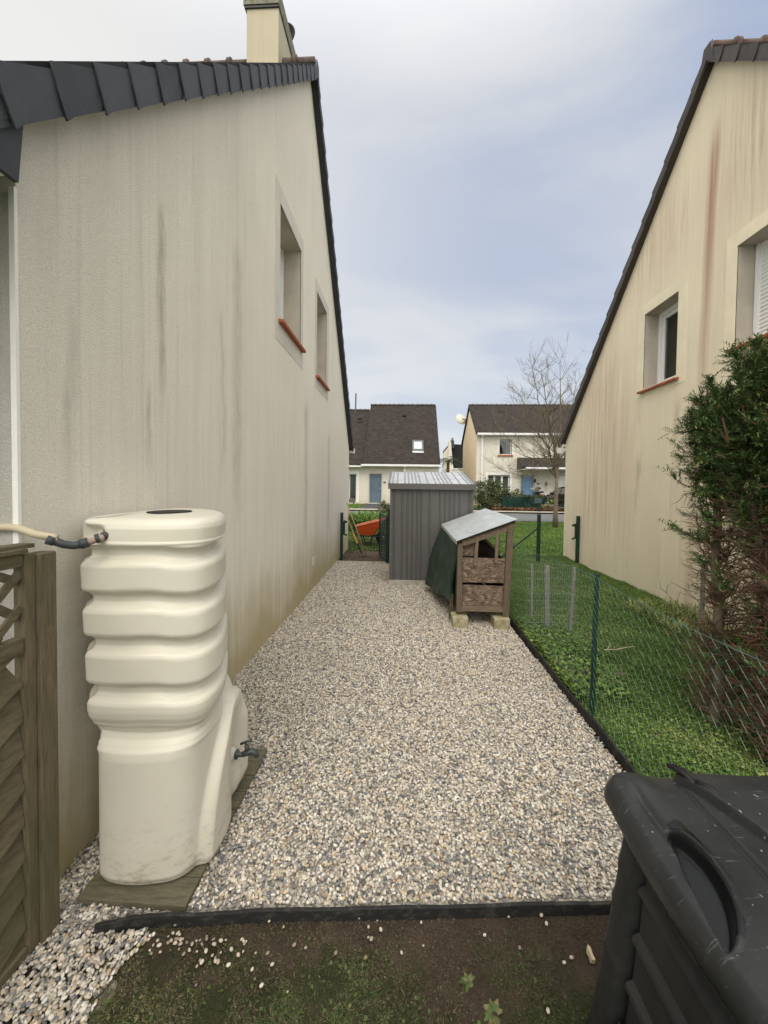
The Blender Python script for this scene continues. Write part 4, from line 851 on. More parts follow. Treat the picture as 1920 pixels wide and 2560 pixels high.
e = MB(); e.lathe([(.001, 0), (.028, 0), (.032, .004), (.032, .012), (.001, .012)], (0, 0, 0), 'z', 20); e = e.build('inlet_ring', m_black, None, smooth=False)
e.location = (-1.158 + 1.1, 1.449 - 1.75, 1.41 - .036); e.rotation_euler = (R(90), 0, R(-38)); e.parent = tk
# hose to the downpipe
hp = [(-1.53, 1.10, 1.36), (-1.52, 1.22, 1.41), (-1.468, 1.275, 1.432), (-1.40, 1.285, 1.437), (-1.345, 1.285, 1.432), (-1.295, 1.29, 1.414), (-1.25, 1.31, 1.388)]
hs = catmull([(a, b_, c) for a, b_, c in hp], 6)[0:37]
hose = MB().tube(hs, .0135, 12).build('drain_hose', M('hose_cream', .5, .3).col((.48, .42, .30)).m, None, smooth=True)
tag(hose, 'cream hose running from the left edge of the photo to the rainwater tank', 'hose')
hd = MB(); hd.tube([(-1.262, 1.303, 1.395), (-1.244, 1.315, 1.386)], .018, 12); hd.tube([(-1.244, 1.315, 1.386), (-1.225, 1.33, 1.373), (-1.203, 1.345, 1.367), (-1.18, 1.36, 1.37), (-1.165, 1.37, 1.377)], .0145, 12); hd.tube([(-1.186, 1.357, 1.369), (-1.166, 1.369, 1.377)], .0185, 12); hd.tube([(-1.15, 1.385, 1.386), (-1.14, 1.392, 1.39)], .018, 12); hd.tube([(-1.135, 1.40, 1.394), (-1.12, 1.43, 1.405)], .016, 12)
hd.build('elbow', simple('hose_fitting', (.05, .055, .06), .5), hose, smooth=True); MB().tube([(-1.167, 1.368, 1.376), (-1.118, 1.42, 1.40)], .013, 12).build('hose_end', simple('pinkish', (.36, .27, .22), .5), hose, smooth=True)
# boards under the tank
b = MB(); yb = 1.352
for i in range(8):
    wd = .108; b.box((-1.215 + random.uniform(-.006, .006), yb, .003), (-.785 + random.uniform(-.004, .004), yb + wd - .004, .027 - .001 * (i % 2))); yb += wd
pf = b.build('board_platform', m_plank, None, bevel=.002); tag(pf, 'dark weathered timber boards lying on the gravel under the rainwater tank', 'platform')

# ---------------- left timber fence
fx = -1.25
fp = thing('wooden_fence_panel', 'weathered timber fence panel with lattice top and slanting boards, left foreground', 'fence', (fx, .8, 0))
ST0, ST1 = 1.198, 1.235
for a, c in ((ST0, ST1), (-.55, -.51)): MB().box((fx - .03, a, .0), (fx + .012, c, 1.36)).build('stile', m_woodv, fp, bevel=.003)
for a, c in ((1.32, 1.365), (1.03, 1.085), (.0, .03)): MB().box((fx - .028, -.51, a), (fx + .008, ST0 - .001, c)).build('rail', m_woody, fp, bevel=.003)
MB().bar((fx - .02, -.5, 1.40), (fx - .03, 1.25, 1.382), .05, .014).build('top_strip', m_woody, fp)
MB().bar((fx + .0, -.5, 1.378), (fx - .0, 1.2, 1.372), .045, .012).build('top_strip', m_woody, fp)
b = MB()
for i in range(9):
    y = ST0 - .1 - i * .12
    b.bar((fx - .014, y + .28 if y + .28 < ST0 else ST0 - .002, 1.09 if y + .28 < ST0 else 1.09 + (y + .28 - ST0)), (fx - .014, y, 1.32 if True else 0), .026, .010, up=(1, 0, 0))
    a0 = (fx - .004, y, 1.09); dd = min(.24, ST0 - .002 - y); b.bar(a0, (fx - .004, y + dd, 1.09 + dd * .96), .026, .010, up=(1, 0, 0))
b.build('lattice', m_woody, fp)
# louvred boards: diagonal, each tilted so the shadow gaps show
b = MB(); stp = .118; zr = .97
for i in range(-11, 10):
    z = .03 + i * stp
    # board rises towards the far stile
    y0_, y1_ = -.5, ST0 - .002; m_ = .52
    def zat(y): return z + (y - (ST0 - .3)) * m_ + .15
    pts = []
    for off, xo in ((0, fx + .004), (stp * 1.12, fx - .02)):
        pts.append((xo, off))
    (xa, oa), (xb, ob) = pts
    def seg(o):
        a, c = y0_, y1_
        # clip to the rails
        zl, zh = .03, 1.03
        yl = (zl - z - o - .15) / m_ + ST0 - .3; yh = (zh - z - o - .15) / m_ + ST0 - .3
        return max(a, yl), min(c, yh)
    a0, a1 = seg(oa); b0, b1 = seg(ob)
    if a1 - a0 < .02 and b1 - b0 < .02: continue
    a1 = max(a0 + .001, a1); b1 = max(b0 + .001, b1)
    P = [Vector((xa, a0, zat(a0) + oa)), Vector((xa, a1, zat(a1) + oa)), Vector((xb, b1, zat(b1) + ob)), Vector((xb, b0, zat(b0) + ob))]
    b.prism(P, (-.009, 0, -.002))
b.build('slanted_boards', m_woody, fp)
b = MB(); b.box((fx - .031, 1.236, -.05), (fx + .026, 1.30, 1.355)); ps = b.build('post', m_woodv, fp, bevel=.004)

# ---------------- edging strips
def strip_mesh(pts, h, t, z0, wob=.004):
    b = MB(); n = len(pts)
    for i, p in enumerate(pts):
        a = pts[max(0, i-1)]; c = pts[min(n-1, i+1)]; d = Vector((c[0]-a[0], c[1]-a[1], 0)).normalized(); nr = Vector((-d.y, d.x, 0)) * t / 2
        zt = h + wob * math.sin(i * .9) + wob * .6 * math.sin(i * 2.3)
        for q, z in ((-nr, z0), (nr, z0), (nr, zt), (-nr, zt)): b.v.append((p[0] + q.x, p[1] + q.y, z))
    for i in range(n - 1):
        for k in range(4): b.f.append((i*4+k, i*4+(k+1) % 4, i*4+4+(k+1) % 4, i*4+4+k))
    b.f += [(3, 2, 1, 0), tuple(4*(n-1)+k for k in range(4))]; return b
dense = []
for a, c in zip(strip, strip[1:]):
    for k in range(6): dense.append((a.lerp(c, k / 6).x, a.lerp(c, k / 6).y - .012))
dense.append((strip[-1].x, strip[-1].y - .012)); dense = dense[:2] + dense[2:]
e1 = strip_mesh(dense, .021, .014, -.04, .002).build('edging_strip', m_edge, None, bevel=.003); tag(e1, 'black edging strip between the gravel and the bare soil, curving at its left end', 'edging')
e2 = strip_mesh([(XR + .012 + .008 * math.sin(i * .35), 1.5 + i * .12) for i in range(38)], .070, .016, -.04, .006).build('edging_strip', m_edge, None, bevel=.003); tag(e2, 'dark edging board along the right side of the gravel below the wire fence', 'edging')

# ---------------- shed
sh = thing('garden_shed', 'grey ribbed metal garden shed with pale roof standing on the gravel', 'shed', (.46, 6.75, 0))
SX0, SX1, SY0, SY1 = -.195, 1.115, 6.16, 7.25; zt0, zt1 = 1.56, 1.80
b = MB(); b.prism([(SX0, SY0, .09), (SX0, SY1, .09), (SX0, SY1, zt1), (SX0, SY0, zt0)], (SX1 - SX0, 0, 0)); body = b.build('body', m_shed, sh)
b = MB()
ribx = [(x - 410) / 512 for x in (435, 485, 518, 548, 578, 603, 655, 720, 752, 780, 808, 840, 900)]
for t_ in ribx:
    x = SX0 + (SX1 - SX0) * t_
    b.prism([(x - .016, SY0, .095), (x - .005, SY0 - .017, .095), (x + .005, SY0 - .017, .095), (x + .016, SY0, .095)], (0, 0, zt0 - .10))
for i in range(8): b.box((SX0 - .008, SY0 + .1 + i * .13, .065), (SX0, SY0 + .12 + i * .13, zt0 - .01)); b.box((SX1, SY0 + .1 + i * .13, .065), (SX1 + .008, SY0 + .12 + i * .13, zt0 - .01))
b.build('wall_ribs', m_shed, body)
for a, c in ((SX0 - .006, SX0 + .03), (SX1 - .03, SX1 + .006)): MB().box((a, SY0 - .012, .09), (c, SY0 + .02, zt0)).build('corner_trim', m_shed, body)
for x in (SX0 + .012, SX0 + .64, SX1 - .015):
    for z in (.5, .95, 1.3): MB().lathe([(.006, 0), (.004, -.004)], (x, SY0 - .013, z), 'y', 8).build('screw', m_rim, body)
MB().box((SX0 - .012, SY0 - .02, -.02), (SX1 + .012, SY1, .088)).build('plinth', simple('plinth', (.40, .38, .33), .8, var=.3), sh)
b = MB(); ov = .03; zf, zb = 1.635, 1.865; fy, by = SY0 - .05, SY1 + .06
b.prism([(SX0 - ov, fy, zf), (SX0 - ov, by, zb), (SX0 - ov, by, zb - .03), (SX0 - ov, fy, zf - .03)], (SX1 - SX0 + 2 * ov, 0, 0)); ro = b.build('roof', m_shedr, sh)
b = MB()
for t_ in [.01, .045, .10, .19, .235, .28, .325, .37, .46, .55, .60, .645, .69, .735, .83, .92, .96, .985]:
    x = SX0 - ov + (SX1 - SX0 + 2 * ov) * t_
    b.prism([(x - .011, fy + .003, zf + .001), (x - .005, fy + .003, zf + .013), (x + .005, fy + .003, zf + .013), (x + .011, fy + .003, zf + .001)], (0, by - fy - .006, zb - zf))
b.build('roof_ribs', simple('roof_rib', (.30, .31, .33), .4), ro)
b = MB(); b.box((SX0 - ov - .006, fy - .012, zf - .085), (SX1 + ov + .006, fy - .002, zf + .006)); b.prism([(SX0 - ov - .006, fy, zf - .08), (SX0 - ov - .006, by, zb - .08), (SX0 - ov - .006, by, zb + .01), (SX0 - ov - .006, fy, zf + .01)], (.006, 0, 0)); b.prism([(SX1 + ov, fy, zf - .08), (SX1 + ov, by, zb - .08), (SX1 + ov, by, zb + .01), (SX1 + ov, fy, zf + .01)], (.006, 0, 0)); b.build('fascia', m_shed, ro)

# ---------------- hutch
hu = thing('rabbit_hutch', 'home made wooden hutch with sloping zinc roof on mossy blocks beside the shed', 'hutch', (.94, 5.2, 0))
HX0, HX1, HY0, HY1 = .655, 1.235, 4.42, 6.02
def post(x, y, z0, z1, w_=.058): return MB().box((x - w_/2, y - w_/2, z0), (x + w_/2, y + w_/2, z1))
post(.665, 4.43, .165, .955).build('post', m_hutv, hu, bevel=.003); b = MB(); b.bar((1.185, 4.42, .03), (1.228, 4.42, 1.19), .07, .055, up=(0, 1, 0)); b.build('post', m_hutv, hu, bevel=.003)
post(.665, 6.0, .165, .95).build('post', m_hutv, hu); post(1.225, 6.0, .03, 1.19).build('post', m_hutv, hu)
b = MB(); b.bar((.69, 4.43, .955), (1.20, 4.43, 1.14), .05, .07, up=(0, 0, 1)); b.build('top_rail', m_huth, hu, bevel=.003)
MB().box((.695, 4.40, .175), (1.165, 4.44, .235)).build('bottom_rail', m_huth, hu, bevel=.003)
b = MB(); b.prism([(.70, 4.425, .505), (1.19, 4.425, .505), (1.195, 4.425, .785), (.70, 4.425, .79)], (0, .014, 0)); b.build('board_panel', m_osb, hu)
b = MB(); b.prism([(.70, 4.425, .24), (1.18, 4.425, .24), (1.19, 4.425, .468), (.70, 4.425, .475)], (0, .014, 0)); b.build('board_panel', m_osb, hu)
b = MB(); b.prism([(.70, 4.46, .80), (.86, 4.46, .80), (.86, 4.46, 1.02), (.70, 4.46, .96)], (0, .012, 0)); b.build('board_panel', m_osb, hu)
MB().bar((.838, 4.405, .705), (.856, 4.405, 1.05), .036, .018, up=(0, 1, 0)).build('slat', m_huth, hu, bevel=.002)
MB().bar((1.07, 4.405, .735), (1.083, 4.405, 1.12), .036, .018, up=(0, 1, 0)).build('slat', m_huth, hu, bevel=.002)
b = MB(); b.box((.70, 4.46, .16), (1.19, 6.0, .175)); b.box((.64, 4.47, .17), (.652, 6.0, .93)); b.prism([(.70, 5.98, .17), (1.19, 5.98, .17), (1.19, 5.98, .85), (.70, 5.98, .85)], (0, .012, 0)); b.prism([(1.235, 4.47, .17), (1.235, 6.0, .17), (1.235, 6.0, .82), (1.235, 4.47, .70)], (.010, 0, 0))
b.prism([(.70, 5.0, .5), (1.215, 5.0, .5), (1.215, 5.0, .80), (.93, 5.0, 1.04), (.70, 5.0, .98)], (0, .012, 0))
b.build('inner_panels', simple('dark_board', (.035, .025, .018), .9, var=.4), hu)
MB().bar((.93, 4.985, 1.045), (1.215, 4.985, .795), .03, .02, up=(0, 1, 0)).build('inner_brace', m_huth, hu)
b = MB(); b.prism([(.615, 4.36, .985), (1.29, 4.36, 1.245), (1.29, 4.36, 1.248), (.615, 4.36, .989)], (0, 1.72, .02)); b.prism([(.613, 4.36, .945), (.613, 6.08, .965), (.613, 6.08, 1.008), (.613, 4.36, .988)], (.003, 0, 0)); b.build('zinc_roof', m_zinc, hu)
b = MB(); b.bar((.63, 4.40, .975), (1.27, 4.40, 1.218), .03, .02); b.bar((.63, 6.0, .985), (1.27, 6.0, 1.235), .03, .03); b.bar((1.25, 4.4, 1.20), (1.25, 6.0, 1.22), .04, .03); b.build('roof_batten', simple('dark_batten', (.05, .04, .03), .9), hu)
for x in (.70, 1.14): MB().box((x - .06, 4.45, .125), (x + .06, 5.9, .160)).build('skid', m_woodv, hu)
def block(x, label):
    b = MB().box((x - .088, 4.33, -.01), (x + .088, 4.55, .125)); o = b.build('concrete_block', m_block, None, bevel=.008); tag(o, label, 'block', 'mossy blocks under the hutch')
    return o
block(.672, 'mossy cut stone block under the left foot of the hutch, by the tarpaulin'); block(1.135, 'mossy cut stone block under the right foot of the hutch, by the wire fence')
for x in (.672, 1.135): 
    o = MB().box((x - .085, 5.72, -.01), (x + .085, 5.94, .125)).build('concrete_block', m_block, None, bevel=.008); tag(o, 'mossy block at the back of the hutch, ' + ('left' if x < .9 else 'right') + ' side', 'block', 'mossy blocks under the hutch')
# tarpaulin
b = MB(); NU, NV = 40, 34
A0, A1 = Vector((.628, 4.44, .955)), Vector((.618, 6.05, .965)); B0, B1 = Vector((.585, 4.60, .205)), Vector((.36, 5.85, .10))
for j in range(NV + 1):
    for i in range(NU + 1):
        u, v = i / NU, j / NV; p = A0.lerp(A1, u).lerp(B0.lerp(B1, u), v)
        bulge = math.sin(math.pi * v) * (.015 + .03 * u)
        fold = .014 * math.sin(u * 9 + v * 4) * v + .012 * math.sin(u * 23 - v * 7) * v + .012 * math.sin(v * 14 + u * 5) * (1 - abs(2 * u - 1))
        p.x -= bulge + fold; p.z += .02 * math.sin(u * 8) * v; b.v.append(tuple(p))
W_ = NU + 1
for j in range(NV):
    for i in range(NU): b.f.append((j*W_+i, j*W_+i+1, (j+1)*W_+i+1, (j+1)*W_+i))
# front return wrapping the corner
o0 = len(b.v)
for j in range(NV + 1):
    p = Vector(b.v[j * W_]); b.v.append((p.x + .05 * (1 - .3 * j / NV), p.y - .004 + .05 * (j / NV), p.z)); b.v.append((p.x + .065, p.y + .10, p.z))
for j in range(NV): b.f.append((j*W_, o0 + 2*j, o0 + 2*j + 2, (j+1)*W_)); b.f.append((o0+2*j, o0+2*j+1, o0+2*j+3, o0+2*j+2))
tp = b.build('tarpaulin', m_tarp, None, smooth=True); sol = tp.modifiers.new('thickness', 'SOLIDIFY'); sol.thickness = .003
tag(tp, 'dark green tarpaulin hanging over the left side of the hutch', 'tarpaulin')
b = MB(); b.bar((.60, 4.65, .0), (.60, 4.6, .32), .04, .03, up=(0, 1, 0)); tag(b.build('timber_prop', m_woodv, None), 'short dark timber prop behind the left block of the hutch', 'timber')

# ---------------- compost bin
cb_ = thing('compost_bin', 'dark grey plastic compost bin with scuffed lid in the bottom right corner', 'compost bin', (.95, .6, -.02))
def bodyx(z): return .566 - .085 * (1 - (z / .82))**1.15
b = MB(); BYF = .965
# near-left side with planks: profile swept along y
prof = []
pl_h = .1135
for k in range(8):
    zt = .80 - k * pl_h; zb_ = zt - pl_h
    if zt < 0: break
    prof += [(.0, zt), (-.010, zt - .006), (-.012, zt - .016), (.002, zt - .024), (.004, zb_ + .002)]
ny = lin(.18, .89, 30)
for y in ny:
    for dx, z in prof: b.v.append((bodyx(max(z, -.02)) + dx + .012, y + 0 * z, max(z, -.04)))
npf = len(prof)
for i in range(len(ny) - 1):
    for k in range(npf - 1): b.f.append((i*npf+k, i*npf+k+1, (i+1)*npf+k+1, (i+1)*npf+k))
b.build('side_panel', m_binb, cb_, smooth=False)
b = MB(); b.v = []
cor = MB(); zz_ = lin(-.03, .81, 43)
for z in zz_:
    s_ = .55 if abs(((.80 - z) % pl_h) - 0.0) < .012 else 1
    xo = bodyx(z); yo = BYF + .045 * (1 - z / .82)
    ring = [(xo + .030, yo - .075), (xo + .004, yo - .072), (xo - .006, yo - .055), (xo - .006, yo - .02), (xo + .008, yo + .004), (xo + .04, yo + .012), (xo + .10, yo + .012), (xo + .10, yo - .06)]
    g_ = .004 if abs(((.80 - z) % pl_h)) < .022 else 0
    cor.v += [((x - g_ if j in (1, 2, 3, 4) else x), y, z) for j, (x, y) in enumerate(ring)]
for i in range(len(zz_) - 1):
    for k in range(8): cor.f.append((i*8+k, i*8+(k+1) % 8, (i+1)*8+(k+1) % 8, (i+1)*8+k))
cor.build('corner_post', m_binb, cb_, smooth=True)
b = MB(); 
b.add([(bodyx(0)+.03, .19, -.03), (1.40, .19, -.03), (1.40, 1.03, -.03), (bodyx(0)+.03, .93, -.03), (bodyx(.8)+.03, .19, .8), (1.34, .19, .8), (1.34, .985, .8), (bodyx(.8)+.03, .95, .8)], [(0,3,2,1),(4,5,6,7),(0,1,5,4),(1,2,6,5),(2,3,7,6),(3,0,4,7)])
b.build('inner_body', m_black, cb_)
# back face planks
b = MB()
for k in range(7):
    zt = .80 - k * pl_h; yk = BYF + .045 * (1 - zt / .82); b.box((bodyx(zt) + .10, yk - .02, max(-.03, zt - pl_h + .006)), (1.34, yk + .012, zt))
b.build('back_panel', m_binb, cb_)
# hatch: raised double plank low on the side
b = MB(); 
for (z1_, z0_) in ((.345, .20), (.19, .03)):
    P = []
    for y in lin(.30, .90, 20):
        ed = min(1, max(0, (.90 - y) / .03)) ** .5
        for dx, z in ((.01, z1_), (-.022, z1_ - .012), (-.030, z1_ - .04), (-.024, z0_ + .02), (.01, z0_)): b.v.append((bodyx(z) + dx * ed + .006 * (1 - ed), y, z1_ - (z1_ - z) * 1.0))
    base_ = len(b.v) - 100
    for i in range(19):
        for k in range(4): b.f.append((base_ + i*5+k, base_ + i*5+k+1, base_ + (i+1)*5+k+1, base_ + (i+1)*5+k))
    b.f.append(tuple(base_ + 95 + k for k in range(5)))
b.build('hatch', m_binb, cb_, smooth=True)
MB().box((bodyx(.76) - .004, .70, .745), (bodyx(.76) + .03, .76, .785)).build('latch_slot', m_black, cb_)
MB().box((bodyx(.735) - .012, .70, .726), (bodyx(.735) + .03, .765, .742)).build('latch', m_binb, cb_, bevel=.004)
# lid heightfield
LX0, LX1, LY0, LY1 = .534, 1.40, .10, 1.050; NX, NY = 400, 420; b = MB()
def lidz(x, y):
    z = .835
    # large corner bulges and dome
    dx = min(x - LX0, LX1 - x); dy = min(y - LY0, LY1 - y)
    z += .020 * ss(0, .10, dx) * ss(0, .10, dy)
    g1 = ss(.158, .166, x - LX0 + .0) * ss(.05, .10, dy)             # step along the groove line
    z -= .008 * math.exp(-((x - .714) / .006) ** 2) * ss(LY1 - .03, LY1 - .07, y) 
    # corner horn
    z += .018 * math.exp(-(((x - .60) / .05) ** 2 + ((y - 1.0) / .05) ** 2))
    # crease beside the bulge
    z -= .007 * math.exp(-((x - (.588 + (0.92 - y) * .05)) / .010) ** 2) * ss(.80, .86, y) * ss(1.0, .94, y)
    # half moon grip recess on the edge
    xl = .556 + (y - .649) * .20; d = .050 * max(0, 1 - ((y - .752) / .112) ** 2) ** .7
    inside = ss(.0, .010, (xl + d) - x) * ss(-.006, .004, x - xl) * ss(.0, .012, d)
    z -= .030 * inside
    z += .004 * math.exp(-(((xl + d + .006) - x) / .006) ** 2) * ss(.0, .02, d)
    # raised flap on the right, behind the strap
    ln = .732 + max(0, (1.0 - y)) * .36
    z += .016 * ss(ln - .004, ln + .004, x) * ss(.80, .86, y) * ss(LY1, LY1 - .012, y)
    z -= .010 * math.exp(-((x - ln + .008) / .005) ** 2) * ss(.80, .84, y)
    return z
for j in range(NY + 1):
    for i in range(NX + 1):
        x = LX0 + (LX1 - LX0) * i / NX; y = LY0 + (LY1 - LY0) * j / NY
        # round the corner in plan
        zc = lidz(x, y); dx = x - LX0; dy = LY1 - y; r_ = .05; px_, py_ = x, y
        if dx < r_ and dy < r_:
            ex, ey = r_ - dx, r_ - dy; m_ = max(ex, ey); L_ = (ex*ex + ey*ey) ** .5
            if L_ > 0: px_ = LX0 + r_ - ex * m_ / L_; py_ = LY1 - r_ + ey * m_ / L_
        # rounded shoulder; outline swings in and out a little along the edge
        zc -= .018 * max(0, 1 - min(dx, dy) / .021) ** 2
        sw = .010 * math.sin((y - .2) * 9) * ss(.12, 0, dx)
        b.v.append((px_ + sw, py_, zc))
W_ = NX + 1
for j in range(NY):
    for i in range(NX): b.f.append((j*W_+i, j*W_+i+1, (j+1)*W_+i+1, (j+1)*W_+i))
edge = [j*W_ for j in range(NY + 1)] + [NY*W_+i for i in range(1, NX + 1)]
prev = edge
for (dz, inn) in ((-.012, -.003), (-.03, -.004), (-.042, .0), (-.045, .012)):
    cur = []
    for e_ in edge:
        v = b.v[e_]; dx = v[0] - LX0; dy = LY1 - v[1]; ix = inn if dx < .06 else 0; iy = -inn if dy < .06 else 0
        cur.append(len(b.v)); b.v.append((v[0] + ix, v[1] + iy, v[2] + dz))
    for k in range(len(edge) - 1): b.f.append((prev[k], prev[k+1], cur[k+1], cur[k]))
    prev = cur
b.build('lid', m_bin, cb_, smooth=True)
b = MB(); b.tube([(.726, 1.055, .855), (.737, 1.02, .862), (.748, .985, .860)], [.006, .007, .006], 8); b.tube([(.737, 1.055, .855), (.748, 1.03, .862), (.760, .99, .860)], [.005, .006, .005], 8); b.tube([(.748, .985, .866), (.765, .955, .864), (.772, .935, .862)], [.008, .012, .006], 10); b.tube([(.765, .96, .862), (.783, .93, .864), (.792, .905, .864), (.808, .86, .862)], [.006, .005, .004, .002], 8)
b.build('strap', m_black, cb_, smooth=True)
b = MB(); 
for x, y in ((.69, 1.0), (.755, .985 - .04 + .02)): pass
wh = MB(); c = onz(1455 + 20, 2390, -.01); P = [(c.x + math.cos(t) * (.013 if k % 2 else .006) * .7, c.y + math.sin(t) * (.026 if k % 3 else .018), -.014) for k, t in enumerate(lin(0, 6.283, 9)[:-1])]
wh.prism(P, (0.004, 0, .014)); wh = wh.build('wood_chip', simple('pale_wood', (.48, .40, .25), .8), None); tag(wh, 'pale splintered wood chip on the soil beside the compost bin', 'wood chip')

# ---------------- chain link fence along the gravel
cf = thing('chain_link_fence', 'green chain link wire fence on posts running beside the gravel towards the hutch', 'fence', (1.32, 4, 0))
CX = 1.325
def fence_top(y): return 1.0 - .035 * abs(math.sin((y - 2.7) / 1.9 * math.pi)) - max(0, y - 3.2) * .045
def sagx(y): return CX + .02 * math.sin(y * 2.1)
def chain(ys0, ys1, step, rise, r):
    b = MB(); V = []; Fs = []
    nn = int((ys1 - ys0) / step); rows = int(1.0 / rise)
    for i in range(nn + 1):
        yb_ = ys0 + i * step; H_ = fence_top(yb_); pts = []
        rr = H_ / rows
        for j in range(rows + 1):
            yy = yb_ + (step / 2 + .0008 if (j + i) % 2 else -step / 2 - .0008) + .0012 * math.sin(j * 1.7 + i) + .02 * math.sin(j * .21 + i * .05)
            xx = sagx(yy) + .002 * (-1) ** j + .016 * math.sin(i * .11 + j * .17)
            pts.append(Vector((xx, yy + .02 * math.sin(j * .9) * 0, .0 + j * rr)))
        pts.append(pts[-1] + Vector((.004 * (-1) ** i, .004, .018)))
        b.tube(pts, r, 3, cap=False)
    return b
chain(.75, 3.6, .034, .033, .0011).build('wire_mesh', m_wire, cf)
chain(3.62, 8.1, .04, .04, .0012).build('wire_mesh', m_wire, cf)
b = MB(); b.tube([(sagx(y), y, fence_top(y) + .004) for y in lin(.7, 8.1, 60)], .0018, 5); b.build('tension_wire', m_wire, cf)
def tpost(x, y, h, parent, lean=0): 
    b = MB(); w_ = .017; b.prism([(x - w_, y - .004, -.05), (x + w_, y - .004, -.05), (x + w_, y, -.05), (x + .004, y + .001, -.05), (x + .003, y + .03, -.05), (x - .003, y + .03, -.05), (x - .004, y + .001, -.05), (x - w_, y, -.05)], (lean, 0, h + .05)); return b.build('post', m_green, parent)
tpost(1.333, 2.70, 1.01, cf, .010); tpost(CX + .01, 5.4, 1.0, cf); tpost(CX + .01, 8.1, 1.05, cf)
# stakes with old netting behind it
for i, (pt, top, h, lean, lab) in enumerate([((1329, 1540), 1410, 0, .0, 'thin grey wooden stake behind the wire fence, nearest the hutch'), ((1367.5, 1583), 1414, 0, .0, 'wide grey stake standing behind the wire fence, middle of the three'), ((1424, 1585), 1418, 0, .06, 'leaning grey wooden stake behind the wire fence, closest to the green post')]):
    p = onz(*pt); q = ony(pt[0] + (12 if i == 2 else 0), top, p.y); b = MB(); b.bar((p.x, p.y, -.03), (q.x, p.y, q.z), (.03, .05, .035)[i], .025, up=(0, 1, 0)); tag(b.build('wooden_stake', m_stake, None, bevel=.003), lab, 'stake', 'stakes behind the wire fence')
b = MB(); gy = 4.24
for i in range(24):
    x = 1.36 + i * .024; b.tube([(x + .003 * math.sin(k), gy + .004 * math.sin(k * 1.3 + i), .02 + k * .08) for k in range(10)], .0012, 3, cap=False)
for k in range(10): b.tube([(1.36 + i * .06, gy, .05 + k * .08 - .004 * math.sin(i)) for i in range(10)], .0010, 3, cap=False)
tag(b.build('wire_netting', m_wiregrey, None), 'old grey wire netting stretched on the stakes behind the fence', 'netting')
b = MB(); p = onz(1405, 1688); q = onz(1564, 1700); b.bar((p.x, p.y, .02), (q.x, q.y, .02), .03, .07, up=(0, 0, 1)); tag(b.build('border_board', m_woodx, None, bevel=.003), 'short old board lying across the grass behind the green post', 'board')
b = MB(); b.bar((1.375, 4.22, .02), (1.39, 3.27, .02), .025, .08); tag(b.build('border_board', m_woody, None), 'mossy border board running along the inside of the wire fence', 'board')
b = MB(); p = onz(1544, 1690); b.tube([(p.x, p.y, .0), (p.x + .03, p.y, .10)], .008, 6); tag(b.build('stick', m_bark, None), 'short dark stick upright at the end of the old board', 'stick')
b = MB(); p = onz(1510, 1625, .1); b.tube([p, p + Vector((.12, .02, .0)), p + Vector((.22, .03, .02)), p + Vector((.30, .03, .03))], [.006, .005, .004, .002], 6); b.tube([p + Vector((.03, 0, 0)), p + Vector((.06, 0, .07))], .004, 5); tag(b.build('bare_twig', simple('pale_twig', (.45, .40, .30)), None), 'pale dry twig caught in the grass to the right of the green post', 'twig')
# strut post and wall post
sp_ = thing('gate_post', 'dark green gate post with a diagonal strut standing in the lawn', 'post', (2.93, 8.4, 0))
MB().box((2.90, 8.37, -.05), (2.965, 8.43, 1.03)).build('post', m_green, sp_, bevel=.004); MB().tube([(2.90, 8.40, .72), (2.12, 8.55, .0)], .018, 8).build('strut', m_green, sp_)
MB().box((2.905, 8.36, .20), (2.96, 8.37, .30)).build('bracket', m_green, sp_)
def latchpost(x, y, s, label):
    t = thing('gate_post', label, 'post', (x, y, 0)); MB().box((x - .03, y - .03, -.05), (x + .03, y + .03, 1.02)).build('post', m_green, t, bevel=.004)
    b = MB(); b.box((x + s * .03 - .012, y - .02, .55), (x + s * .03 + .04 * (s > 0) - .04 * (s < 0) + (.012 if s < 0 else 0), y + .02, .82)); b.prism([(x + s * .04, y - .015, .80), (x + s * .11, y - .015, .80), (x + s * .12, y - .015, .84), (x + s * .04, y - .015, .86)], (0, .03, 0)); b.prism([(x + s * .04, y - .015, .55), (x + s * .11, y - .015, .52), (x + s * .12, y - .015, .55), (x + s * .04, y - .015, .58)], (0, .03, 0)); b.build('latch_keeper', m_green, t)
    return t
latchpost(3.665, 8.2, -1, 'dark green gate post fixed against the cream wall of the right house')
latchpost(-1.285, 8.1, 1, 'dark green gate post fixed against the wall of the left house')
# open gate
gt = thing('garden_gate', 'dark green slatted metal gate standing open beside the shed', 'gate', (-.32, 7.9, 0))
g0, g1 = Vector((-.315, 7.9, 0)), Vector((-.50, 8.62, 0)); ux = (g1 - g0).normalized()
b = MB(); Z = Vector((0, 0, 1))
for a, c in ((g0, g0), (g1, g1)): b.bar(a + Z * .02, a + Z * (.98 if a is g0 else 1.0), .04, .04, up=(0, 1, 0))
b.bar(g0 + ux * .02 + Z * .05, g1 - ux * .02 + Z * .05, .03, .03); b.bar(g0 + ux * .02 + Z * .96, g1 - ux * .02 + Z * .97, .03, .03); b.build('frame', m_green, gt)
b = MB()
for k in range(18): b.bar(g0 + ux * .03 + Z * (.10 + k * .048), g1 - ux * .03 + Z * (.10 + k * .048), .012, .022)
for f_ in (.33, .66): p_ = g0.lerp(g1, f_); b.bar(p_ + Z * .06, p_ + Z * .95, .012, .012, up=(0, 1, 0))
b.build('bars', m_green, gt)
MB().box((-.30, 7.86, -.05), (-.24, 7.92, 1.12)).build('gate_post', m_green, gt)

